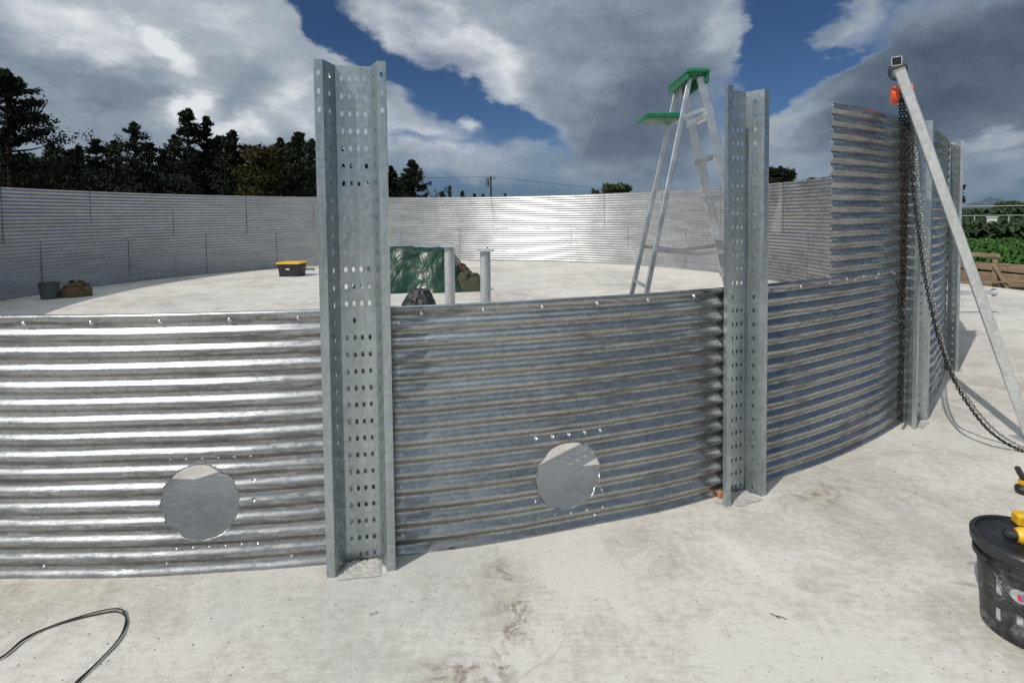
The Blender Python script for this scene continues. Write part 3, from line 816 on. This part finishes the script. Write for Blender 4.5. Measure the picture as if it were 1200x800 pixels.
V, Fs = chain_mesh([cpath([(1055, 118, 3.64), (1057, 200, 3.6), (1057, 300, 3.6), (1056, 400, 3.6), (1053, 488, 3.62)]),
                    cpath([(1059, 118, 3.62), (1062, 200, 3.58), (1061, 300, 3.58), (1058, 360, 3.6)]),
                    cpath([(1052, 330, 3.6), (1055, 345, 3.58), (1051, 362, 3.58)])], .022, .0038, .0088)
npmesh('load_chain', V, Fs, M_CHAIN, ch)
mb = MB(); c_ = at(1053, 368, 3.6) - ch.location
mb.tube([c_ + Vector((0, 0, .05)), c_] + [c_ + Vector((.022 * math.sin(a) - .0, 0, -.028 + .028 * math.cos(a))) for a in np.linspace(.4, 4.8, 10)], .007, 8); mb.build('load_hook', M_STEELDK, ch, True)
V, Fs = chain_mesh([cpath([(1064, 118, 3.62), (1068, 200, 3.50), (1080, 300, 3.42), (1093, 370, 3.38), (1108, 420, 3.35), (1127, 462, 3.33), (1160, 505, 3.35), (1200, 529, g1.y + .01), (1262, 547, g2.y)])], .022, .0036, .0082)
npmesh('hand_chain', V, Fs, M_CHAIN, ch)
V, Fs = chain_mesh([cpath([(1070, 118, 3.60), (1075, 200, 3.52), (1086, 300, 3.46), (1098, 370, 3.42), (1113, 428, 3.40), (1134, 466, 3.42), (1164, 502, 3.44), (1200, 524, g1.y + .05), (1262, 540, g2.y + .05)])], .020, .0030, .0075)
npmesh('hand_chain', V, Fs, M_CHAINZ, ch)

# ------------------------------------------------------------------ black bucket with tools, bottom right
bx_, by_ = 1.907, 1.90
bb = thing('bucket', (bx_, by_, 0), 'scuffed black lidded bucket with stickers at the lower right, carrying a yellow tool', 'bucket'); bb.scale = (1, 1, 1.1)
lathe_obj('body', (0, 0, 0), [(.0, .0), (.128, .0), (.134, .006), (.150, .235), (.163, .237), (.163, .252), (.152, .254), (.153, .275), (.168, .277), (.168, .300), (.150, .300), (.14, .27), (.125, .02), (0, .02)], M_BUCK, bb, 56)
lid = lathe_obj('lid', (0, 0, .3), [(.171, -.018), (.1725, .008), (.168, .014), (.156, .014), (.153, .004), (.140, .003), (.137, .007), (.0001, .008)], M_BLACKPL, bb, 56)
mb = MB(); mb.tube([(-.166, 0, .245)] + [(-.172 * math.cos(a), -.03 - .135 * math.sin(a), .245 - .16 * math.sin(a)) for a in np.linspace(.1, PI - .1, 18)] + [(.166, 0, .245)], .0025, 6); mb.build('handle', M_STEELDK, bb, True)
M_LABEL = plain('dusty_label', (.36, .37, .37), .7, 0, .45, 60)
def decal(name, th0, th1, z0, z1, m, parent, oval=True, off=.0012, n=14):
    mb = MB(); vs = []; fs = []
    def rad(z): return .134 + (z - .006) / .229 * .016
    thc, zc = (th0 + th1) / 2, (z0 + z1) / 2
    vs.append(None)
    pts = []
    if oval:
        for k in range(28):
            a = 2 * PI * k / 28; pts.append((thc + (th1 - th0) / 2 * math.cos(a), zc + (z1 - z0) / 2 * math.sin(a)))
    else:
        for k in range(n): pts.append((th0 + (th1 - th0) * k / (n - 1), z0))
        for k in range(n): pts.append((th1 - (th1 - th0) * k / (n - 1), z1))
    P_ = [(thc, zc)] + pts
    vs = [((rad(z) + off) * math.cos(a), (rad(z) + off) * math.sin(a), z) for a, z in P_]
    N_ = len(pts)
    fs = [(0, 1 + k, 1 + (k + 1) % N_) for k in range(N_)]
    mb.add(vs, fs); return mb.build(name, m, parent)
cdir = math.atan2(-by_, -bx_)   # towards the camera
dc = decal('sticker', cdir - .34, cdir + .06, .155, .20, M_LABEL, bb)
decal('sticker_mark', cdir - .20, cdir - .08, .162, .186, M_RED, dc, True, .0022)
decal('sticker_mark', cdir - .12, cdir - .01, .166, .192, M_BLUE, dc, True, .003)
decal('sticker', cdir - .23, cdir - .06, .075, .115, M_GREYPL, bb, False)
decal('sticker_print', cdir - .205, cdir - .085, .083, .107, M_LABEL, bb, False, .002)
decal('sticker', cdir - .62, cdir - .50, .15, .20, M_LABEL, bb, False)
decal('sticker', cdir - .64, cdir - .54, .06, .10, M_LABEL, bb, False)
# tool lying on the lid
tl = thing('power_tool', (bx_ - .0, by_ - .035, .342), 'yellow and black cordless tool lying on the lid of the black bucket', 'power tool', rz=-.25)
mb = MB(); mb.tube([(-.075, 0, .034), (-.06, 0, .034), (.03, 0, .034), (.06, 0, .034)], [.022, .030, .032, .026], 16); mb.build('motor_housing', M_YEL, tl, angle=40)
mb = MB(); mb.tube([(-.112, 0, .034), (-.105, 0, .034), (-.078, 0, .034)], [.008, .017, .021], 14); mb.build('chuck', M_BLACKPL, tl, angle=40)
mb = MB(); mb.tube([(.03, .01, .03), (.045, .06, .026), (.05, .115, .024)], [.020, .017, .019], 12); o = mb.build('handle', M_BLACKPL, tl, angle=50)
mb = MB(); mb.box((.05, .145, .026), (.095, .05, .048), None, 0, .008); mb.build('battery', M_YEL, tl)
# tool standing on the slab behind the bucket
p = gnd(1203, 577)
t2 = thing('power_tool', (p.x, p.y, 0), 'yellow grinder with a black side handle on the slab beyond the black bucket', 'power tool', rz=.25)
mb = MB(); mb.tube([(-.03, 0, .05), (.0, 0, .055), (.10, .02, .05), (.2, .04, .04)], [.026, .038, .034, .030], 16); mb.build('body', M_YEL, t2, angle=40)
mb = MB(); mb.tube([(-.02, 0, .075), (-.055, -.0, .12), (-.075, 0, .15)], [.012, .016, .014], 12); mb.build('side_handle', M_BLACKPL, t2, angle=40)
mb = MB(); mb.lathe([(.03, .004), (.036, .03), (.022, .045)], (-.03, 0, 0), 20); mb.build('gear_head', M_BLACKPL, t2, angle=40)

# ------------------------------------------------------------------ loose cable, small debris
mb = MB()
base = [(-40, 790), (0, 771), (30, 748), (62, 733), (100, 722), (134, 716), (147, 722), (147, 735), (136, 752), (112, 778), (88, 802), (70, 822)]
def crom(P, n):
    out = []
    for i in range(len(P) - 1):
        p0 = P[max(i - 1, 0)]; p1 = P[i]; p2 = P[i + 1]; p3 = P[min(i + 2, len(P) - 1)]
        for k in range(n):
            t_ = k / n; out.append(.5 * ((2 * p1) + (p2 - p0) * t_ + (2 * p0 - 5 * p1 + 4 * p2 - p3) * t_ ** 2 + (3 * p1 - p0 - 3 * p2 + p3) * t_ ** 3))
    out.append(P[-1]); return out
P0 = [gnd(u, v, .006) for u, v in base]
mb.tube(crom(P0, 10), .0026, 7)
P1_ = [q + Vector((.004 * math.sin(i * 1.7), .007 * math.cos(i * 1.3) + .003, .001 + .004 * abs(math.sin(i)))) for i, q in enumerate(P0)]
mb.tube(crom(P1_, 10), .0026, 7)
tag(mb.build('cable', M_RUBBER, None, True), 'thin black doubled wire looping on the concrete at the lower left', 'cable')
p = gnd(527, 643); mb = MB(); mb.box((0, 0, .004), (.055, .012, .005), Matrix.Rotation(.1, 3, 'Z'), 0, .001); mb.box((.012, .004, .008), (.03, .014, .004), Matrix.Rotation(.3, 3, 'Z'))
o = mb.build('steel_offcut', M_STEELDK); o.location = p; tag(o, 'small dark steel offcut on the concrete right of the front post', 'offcut')
p = gnd(437, 719); mb = MB(); mb.box((0, 0, .003), (.03, .012, .005), Matrix.Rotation(.4, 3, 'Z'), 0, .001); o = mb.build('pebble', M_MORTAR); o.location = p; tag(o, 'tiny grey chip on the concrete below the front post', 'pebble')
p = gnd(848, 583); mb = MB(); mb.lathe([(.010, 0), (.015, .008), (.016, .034), (.011, .042), (.005, .044)], n=16); o = mb.build('plastic_plug', plain('faded_orange', (.42, .17, .09), .7), angle=40); o.location = (p.x - .02, p.y, 0); tag(o, 'small orange plastic plug at the foot of the second post', 'plug')
for k, (u, v, a) in enumerate([(908, 722, -.8), (916, 724, -.6)]):
    p = gnd(u, v); mb = MB(); mb.tube([(-.018, 0, .003), (0, .002, .004), (.018, 0, .003)], .0016, 6); o = mb.build('twig', M_BROWN); o.location = p; o.rotation_euler = (0, 0, a)
    tag(o, 'short brown twig on the slab, %s of two lying side by side' % ('left one', 'right one')[k], 'twig')
# grit scattered on the slab
rs = np.random.RandomState(3); V = []; Fs = []
for k in range(900):
    u, v = rs.uniform(-100, 1300), rs.uniform(560, 900) if k % 3 else rs.uniform(450, 600)
    p = gnd(u, v); dd = math.hypot(p.x - CX, p.y - CY)
    if dd < R + .16: continue
    s_ = rs.uniform(.0012, .0042) if k % 12 else rs.uniform(.004, .008); o_ = len(V); a = rs.uniform(0, 3)
    for (x, y, z) in ((1, 0, 0), (-.6, .8, 0), (-.5, -.9, 0), (.1, .1, 1.1)):
        V.append((p.x + s_ * (x * math.cos(a) - y * math.sin(a)), p.y + s_ * (x * math.sin(a) + y * math.cos(a)), z * s_ + .0005))
    Fs += [(o_, o_ + 1, o_ + 3), (o_ + 1, o_ + 2, o_ + 3), (o_ + 2, o_, o_ + 3)]
tag(npmesh('grit', V, Fs, plain('grit', (.26, .22, .18), .9, 0, .6, 5, 0), None, False), 'fine grit and crumbs scattered on the concrete', 'grit', None, 'stuff')

# ------------------------------------------------------------------ timber barricade at the slab edge
tb = thing('timber_barricade', (E0.x + .12, E0.y, -.15), 'low weathered timber board barricade along the right edge of the slab', 'barricade')
ang = math.atan2(e.y, e.x)
tb.rotation_euler = (0, 0, ang)
rs = random.Random(5)
for k in range(3):
    x0 = -2.6
    while x0 < 7:
        Lb = rs.uniform(2.0, 2.9); mb = MB()
        M_ = Matrix.Rotation(rs.uniform(-.012, .012), 3, 'Y')
        mb.box((x0 + Lb / 2, .02 + (k % 2) * .012, .17 + .19 * k + rs.uniform(-.008, .008)), (Lb - .02, .028, .165), M_, 0, .004)
        mb.build('board', M_WOOD, tb); x0 += Lb
for x0, h_ in ((-2.2, .7), (-1.0, .72), (-.12, .82), (.62, .82), (1.5, .68), (2.7, .66), (4.2, .7), (5.6, .68)):
    mb = MB(); mb.box((x0, -.045, h_ / 2), (.085, .06, h_), Matrix.Rotation(rs.uniform(-.02, .02), 3, 'Y'), 0, .005); mb.build('stake', M_WOOD, tb)
mb = MB(); mb.box((.25, -.09, .79), (.95, .03, .085), None, 0, .004); mb.build('rail', M_WOOD, tb)
mb = MB(); mb.bar((.62, -.10, .62), (.95, -.10, .05), .03, .08, (0, 1, 0), 0, .004); mb.build('brace', M_WOOD, tb)
mb = MB(); mb.bar((-.4, -.14, .12), (2.6, -.14, .50), .03, .07, (0, 1, 0), 0, .004); mb.build('brace', M_WOOD, tb)

# ------------------------------------------------------------------ field fence, box, crops
ff = thing('field_fence', (0, 0, 0), 'thin grey pipe fence running across the green field', 'fence')
d0 = at(1100, 251.5, 30); d1 = at(1235, 252.0, 30)
zt = 1.27
mb = MB(); pa = Vector((d0.x - 6, 30.4, zt)); pb = Vector((d1.x + 10, 29.4, zt)); mb.tube([pa, pb], .03, 8); mb.build('rail', M_TUBE, ff)
for k in range(12):
    q = pa.lerp(pb, (k + .3) / 12); mb = MB(); mb.tube([(q.x, q.y, -.15), (q.x, q.y, zt)], .028, 8); mb.build('fence_post', M_TUBE, ff)
p = at(1162.5, 258, 29); wb = thing('field_box', (p.x, p.y, -.15), 'white upright valve box standing in the field behind the fence', 'box')
mb = MB(); mb.box((0, 0, .66), (.34, .3, 1.32), None, 0, .02); mb.build('body', M_WHITE, wb)
mb = MB(); mb.box((0, 0, 1.34), (.40, .36, .05), None, 0, .015); mb.build('cap', M_WHITE, wb)
f2 = thing('wire_fence', (0, 0, 0), 'tall wire fence with a pale top wire at the far end of the field', 'fence')
mb = MB(); z2 = 2.0; mb.tube([(36, 52, z2), (62, 50, z2)], .03, 6); mb.build('top_wire', M_WHITE, f2)
for k in range(8):
    mb = MB(); x = 37 + k * 3.4; mb.tube([(x, 52 - (x - 36) / 13, -.15), (x, 52 - (x - 36) / 13, z2 + .03)], .035, 6); mb.build('fence_post', M_POLE, f2)

def blades(name, region, n, h0, h1, w, m, label, z0=-.15, seed=1, cnt=3):
    rs = np.random.RandomState(seed); V = []; Fs = []
    for i in range(n):
        x, y = region(rs)
        hgt = rs.uniform(h0, h1)
        for k in range(cnt):
            a = rs.uniform(0, 2 * PI); dx, dy = math.cos(a), math.sin(a); l = hgt * rs.uniform(.4, .9); ww = w * rs.uniform(.6, 1.3); zb = z0 + hgt * rs.uniform(.15, .75)
            o_ = len(V); px, py = -dy * ww, dx * ww
            V += [(x + px * .3, y + py * .3, zb), (x - px * .3, y - py * .3, zb), (x + dx * l * .5 - px, y + dy * l * .5 - py, zb + hgt * .3), (x + dx * l * .5 + px, y + dy * l * .5 + py, zb + hgt * .28), (x + dx * l, y + dy * l, zb + hgt * rs.uniform(.0, .3))]
            Fs += [(o_, o_ + 1, o_ + 2, o_ + 3), (o_ + 3, o_ + 2, o_ + 4, o_ + 4)]
    me_f = [f for f in Fs if f[3] != f[2]]; tri = [f[:3] for f in Fs if f[3] == f[2]]
    mb = MB(); mb.v = V; mb.f = me_f + tri; mb.mi = [0] * len(mb.f)
    return tag(mb.build(name, m), label, 'crop', None, 'stuff')
def polar(a0, a1, r0, r1, pw=1.):
    def f(rs):
        a = math.radians(rs.uniform(a0, a1)); r_ = r0 + (r1 - r0) * rs.uniform() ** pw
        return r_ * math.sin(a), r_ * math.cos(a)
    return f
blades('crop_plants', polar(36, 52, 19, 34, .8), 14000, .25, .5, .05, M_CROP, 'bright green low crop filling the field beyond the timber barricade', seed=2)
blades('tall_crop', polar(35, 52, 62, 92, .6), 9000, 1.2, 1.9, .16, M_CORN, 'dark green tall crop standing in a band at the end of the field', seed=3, cnt=5)

blades('hedge_crop', polar(35, 52, 33, 62, .7), 9000, .75, 1.15, .11, M_CORN, 'knee-high dark green crop between the low bright crop and the tall one', seed=8, cnt=5)
# distant hill
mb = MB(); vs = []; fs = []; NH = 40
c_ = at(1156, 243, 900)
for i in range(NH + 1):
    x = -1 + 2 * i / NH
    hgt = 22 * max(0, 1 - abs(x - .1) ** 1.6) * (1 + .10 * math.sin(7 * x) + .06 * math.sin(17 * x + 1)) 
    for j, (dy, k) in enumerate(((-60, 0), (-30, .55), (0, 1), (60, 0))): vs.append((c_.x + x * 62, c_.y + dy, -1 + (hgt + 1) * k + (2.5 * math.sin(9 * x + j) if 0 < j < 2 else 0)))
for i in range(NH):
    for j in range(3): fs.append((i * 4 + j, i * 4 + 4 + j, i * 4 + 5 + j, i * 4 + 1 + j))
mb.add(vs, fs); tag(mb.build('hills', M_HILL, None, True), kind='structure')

# ------------------------------------------------------------------ trees
def tree(name, u, vtop, wpx, Y, m, seed, label, cat='tree', kind='conifer', n=5200, base=.05, leaf=.125, group=None):
    if kind == 'conifer' and n > 3000: n = int(n * 1.6); wpx *= 1.4
    rs = np.random.RandomState(seed)
    p = at(u, vtop, Y); H_ = p.z + .15; Rm = wpx / 2 / F * Y
    t = thing(name, (p.x, p.y, -.15), label, cat, group)
    V = []
    if kind == 'conifer':
        nb = 150 if n > 2500 else 70
        hs = base + (1 - base) * rs.uniform(0, 1, nb) ** .85
        hs = np.append(hs, [.985, .97, .95, .93])
        per_ = int(n / len(hs))
        lob = rs.uniform(.55, 1.25, 9)
        for q, hh in enumerate(hs):
            a = rs.uniform(0, 2 * PI); env = (1 - hh) ** .74 
            Lr = Rm * (env * (.8 + .3 * math.sin(a * 2 + lob[0] * 9) + .2 * math.sin(hh * 23 + a + lob[1] * 9)) * rs.uniform(.35, 1.45) + .02)
            z0 = hh * H_; rise = rs.uniform(-.1, .5) * Lr
            ts_ = rs.uniform(.12, 1, per_) ** .75
            wob_ = .13 * Lr * (1.2 - ts_) + .04
            x = ts_ * Lr * math.cos(a) + rs.normal(0, 1, per_) * wob_; y = ts_ * Lr * math.sin(a) + rs.normal(0, 1, per_) * wob_
            z = z0 + rise * ts_ ** 2 + rs.normal(0, 1, per_) * .10 * (Lr * .5 + .2)
            V.append(np.stack([x, y, z], -1))
        # leader
        z = rs.uniform(.86, 1.0, per_ * 2); V.append(np.stack([rs.normal(0, .10, per_ * 2) * (1.15 - z) * 4 * Rm * .25, rs.normal(0, .10, per_ * 2) * (1.15 - z) * 4 * Rm * .25, z * H_], -1))
    else:
        nb = 26
        for q in range(nb):
            a = rs.uniform(0, 2 * PI); rr = Rm * .72 * rs.uniform(0, 1) ** .5; zc = H_ * (.55 + .38 * rs.uniform())
            cr_ = Rm * rs.uniform(.22, .42); k = int(n / nb)
            dv = rs.normal(0, 1, (k, 3)); dv /= np.linalg.norm(dv, axis=1)[:, None]; rad_ = cr_ * rs.uniform(.3, 1, k) ** .5
            zlim = H_ - cr_ * .8
            V.append(np.array([rr * math.cos(a), rr * math.sin(a), min(zc, zlim) - .25 * rr]) + dv * rad_[:, None] * [1, 1, .8])
    C_ = np.concatenate(V); N_ = len(C_)
    s_ = leaf * rs.uniform(.5, 1.3, N_)
    d1_ = rs.normal(0, 1, (N_, 3)); d1_[:, 2] += .5; d1_ /= np.linalg.norm(d1_, axis=1)[:, None]
    d2_ = np.cross(d1_, rs.normal(0, 1, (N_, 3))); d2_ /= np.linalg.norm(d2_, axis=1)[:, None]
    A = C_ - d2_ * (s_ * .35)[:, None]; B = C_ + d2_ * (s_ * .35)[:, None]; T_ = C_ + d1_ * (s_ * 1.3)[:, None]; B0 = C_ - d1_ * (s_ * .5)[:, None]
    VV = np.stack([B0, B, T_, A], 1).reshape(-1, 3)
    npmesh('crown', VV, np.arange(N_ * 4).reshape(-1, 4), m, t, False)
    mb = MB(); th = H_ * .96 if kind == 'conifer' else H_ * .75; r0 = max(.05, H_ * .018)
    mb.tube([(0, 0, 0), (r0 * .4, 0, th * .3), (-r0 * .3, r0 * .3, th * .6), (0, 0, th)], [r0 * 1.4, r0, r0 * .7, .02], 8)
    for q in range(12):
        a = rs.uniform(0, 6.28); hh = rs.uniform(.25, .85); Lr = Rm * (1 - hh * .8) * .7
        mb.tube([(0, 0, hh * th), (Lr * .5 * math.cos(a), Lr * .5 * math.sin(a), hh * th + .1 * Lr), (Lr * math.cos(a), Lr * math.sin(a), hh * th + .3 * Lr)], [r0 * .4, r0 * .25, .01], 5)
    mb.build('trunk', M_BARK, t, True)
    return t
GC = 'dark conifers beyond the tank wall on the left'
tree('conifer', 6, 84, 150, 27, M_F1, 1, 'tallest dark conifer, cut by the left edge of the view', n=16000, group=GC)
tree('conifer', -95, 100, 150, 28, M_F1, 2, 'dark conifer at the far left beside the tallest one', n=5000, group=GC)
tree('conifer', 78, 178, 120, 36, M_F1, 31, 'low dark conifer between the tallest one and the sparse ones', n=6000, group=GC)
tree('conifer', 112, 163, 66, 34, M_F1, 3, 'sparse conifer with a thin spiky tip, left of the grey-green conifer', n=4200, group=GC)
tree('conifer', 157, 144, 76, 35, M_F2, 4, 'sparse grey-green conifer in the left tree row', n=5200, group=GC)
tree('conifer', 190, 176, 60, 38, M_F1, 32, 'low dark conifer just left of the twin peaks', n=4500, group=GC)
tree('conifer', 219, 128, 78, 34, M_F1, 5, 'tall dense dark conifer, left of the two peaks in the row', n=9000, group=GC)
tree('conifer', 242, 138, 56, 35, M_F1, 6, 'dense dark conifer, right of the two peaks in the row', n=7000, group=GC)
tree('conifer', 272, 153, 66, 34, M_F1, 7, 'dark conifer left of the yellowish tree', n=7500, group=GC)
tree('bushy_tree', 303, 164, 62, 31, M_F3, 8, 'yellowish bushy tree among the dark conifers', kind='round', n=5200, leaf=.2)
tree('conifer', 328, 162, 60, 35, M_F1, 9, 'dark conifer right behind the yellowish tree', n=6000, group=GC)
tree('conifer', 352, 156, 80, 34, M_F2, 10, 'broad grey-green conifer next to the front post', n=8500, group=GC)
tree('conifer', 392, 150, 80, 35, M_F1, 11, 'dark conifer mostly hidden behind the front post', n=6000, group=GC)
tree('conifer', 437, 178, 56, 36, M_F1, 12, 'dark conifer peeking out right of the front post', n=5000, group=GC)
tree('conifer', 483, 188, 64, 36, M_F1, 13, 'lone pointed conifer right of the front post', n=7500, group=GC)
for k, (u, vt, w_, l_) in enumerate([(60, 168, 60, 'narrow dark conifer on the shoulder of the tallest one'), (92, 172, 56, 'small dark conifer left of the spiky sparse one'), (134, 166, 60, 'dark conifer between the spiky one and the grey-green one'), (176, 168, 56, 'dark conifer just right of the grey-green one'), (204, 160, 60, 'dark conifer hugging the left side of the twin peaks'),
        (256, 160, 60, 'dark conifer hugging the right side of the twin peaks'), (288, 172, 56, 'dark conifer partly behind the left side of the yellowish tree'), (318, 176, 56, 'dark conifer partly behind the right side of the yellowish tree'), (340, 168, 60, 'dark conifer close left of the broad grey-green one'), (366, 164, 60, 'dark conifer touching the left edge of the front post'), (458, 196, 40, 'narrow dark conifer between the front post and the lone one')]):
    tree('conifer', u, vt, w_ * 1.25, 37, M_F1, 200 + k, l_, n=4200, group=GC)
for k, (u, vt, w_) in enumerate([(40, 176, 190), (130, 186, 170), (205, 182, 170), (290, 186, 160), (350, 186, 150), (455, 207, 60), (-60, 180, 200)]):
    tree('dark_shrub', u, vt, w_, 41, M_F1, 60 + k, ['broad dark shrub filling the gap under the tallest conifer', 'broad dark shrub under the sparse conifers', 'broad dark shrub under the twin peaks', 'broad dark shrub behind the yellowish tree',
         'broad dark shrub behind the grey-green conifer by the post', 'small dark shrub just right of the front post', 'broad dark shrub at the extreme left'][k], 'shrub', 'round', 9000, leaf=.34, group='shrubs under the conifers')
tree('bushy_tree', 725, 212, 42, 60, M_F4, 20, 'pale olive rounded tree on the skyline left of the stepladder', kind='round', n=3600, leaf=.30)
tree('bushy_tree', 702, 219, 17, 60, M_F4, 21, 'small olive bush beside the pale rounded tree on the skyline', kind='round', n=1400, leaf=.26)
tree('bushy_tree', 908, 191, 46, 45, M_F1, 22, 'dark rounded tree just right of the second post', kind='round', n=5000, leaf=.26)
tree('bushy_tree', 957, 203, 38, 50, M_F4, 23, 'low olive tree at the edge of the upper sheet', kind='round', n=2600, leaf=.26)
tree('bushy_tree', 1124, 214, 16, 60, M_F2, 24, 'slim grey bush just right of the outermost post', kind='round', n=900, leaf=.2)
tree('bushy_tree', 1190, 234, 44, 120, M_F4, 25, 'low distant green tree beyond the field at the right edge', kind='round', n=2200, leaf=.5)
for k, (u, vt, w_, mm) in enumerate([(518, 226, 12, M_F1), (527, 219, 9, M_F4), (542, 225, 12, M_F1), (556, 228, 14, M_F2), (566, 229, 12, M_F1), (592, 228, 14, M_F2)]):
    tree('distant_tree', u, vt, w_, 110, mm, 80 + k, ['tiny dark tree on the skyline, nearest the lone conifer', 'tiny pointed olive tree on the skyline', 'tiny dark tree right of the pointed olive one', 'tiny pale treetop midway to the utility pole', 'tiny dark treetop just left of the utility pole', 'tiny pale treetop just right of the utility pole'][k], 'tree', 'conifer', 500, leaf=.4, group='tiny trees on the skyline')

# utility pole and wires
p = at(575, 206, 75)
up_ = thing('utility_pole', (p.x, p.y, -.15), 'dark wooden utility pole with two wires beyond the far wall', 'utility pole')
mb = MB(); mb.tube([(0, 0, 0), (0, 0, p.z + .15)], [.17, .12], 10); mb.build('pole', M_POLE, up_)
mb = MB(); mb.box((0, 0, p.z - .25), (1.4, .12, .12)); mb.build('crossarm', M_POLE, up_)
mb = MB(); mb.tube([(-.45, 0, p.z - 1.3), (-.45, 0, p.z - .4)], .22, 12); mb.build('transformer', M_GREYPL, up_)
def wire(a, b_, sag, parent):
    mb = MB(); a = Vector(a); b_ = Vector(b_); pts = []
    for k in range(25):
        s_ = k / 24; q = a.lerp(b_, s_); q.z -= sag * 4 * s_ * (1 - s_); pts.append(q - parent.location)
    mb.tube(pts, .022, 5); return mb.build('wire', M_POLE, parent)
q1 = at(380, 203, 80); q2 = at(850, 232, 95)
wire((p.x, p.y, p.z - .1), q1, .4, up_); wire((p.x, p.y, p.z - .1), q2, .3, up_)

SC.render.engine = 'CYCLES'
SC.cycles.max_bounces = 8; SC.cycles.glossy_bounces = 4; SC.cycles.diffuse_bounces = 3
SC.cycles.sample_clamp_indirect = 6
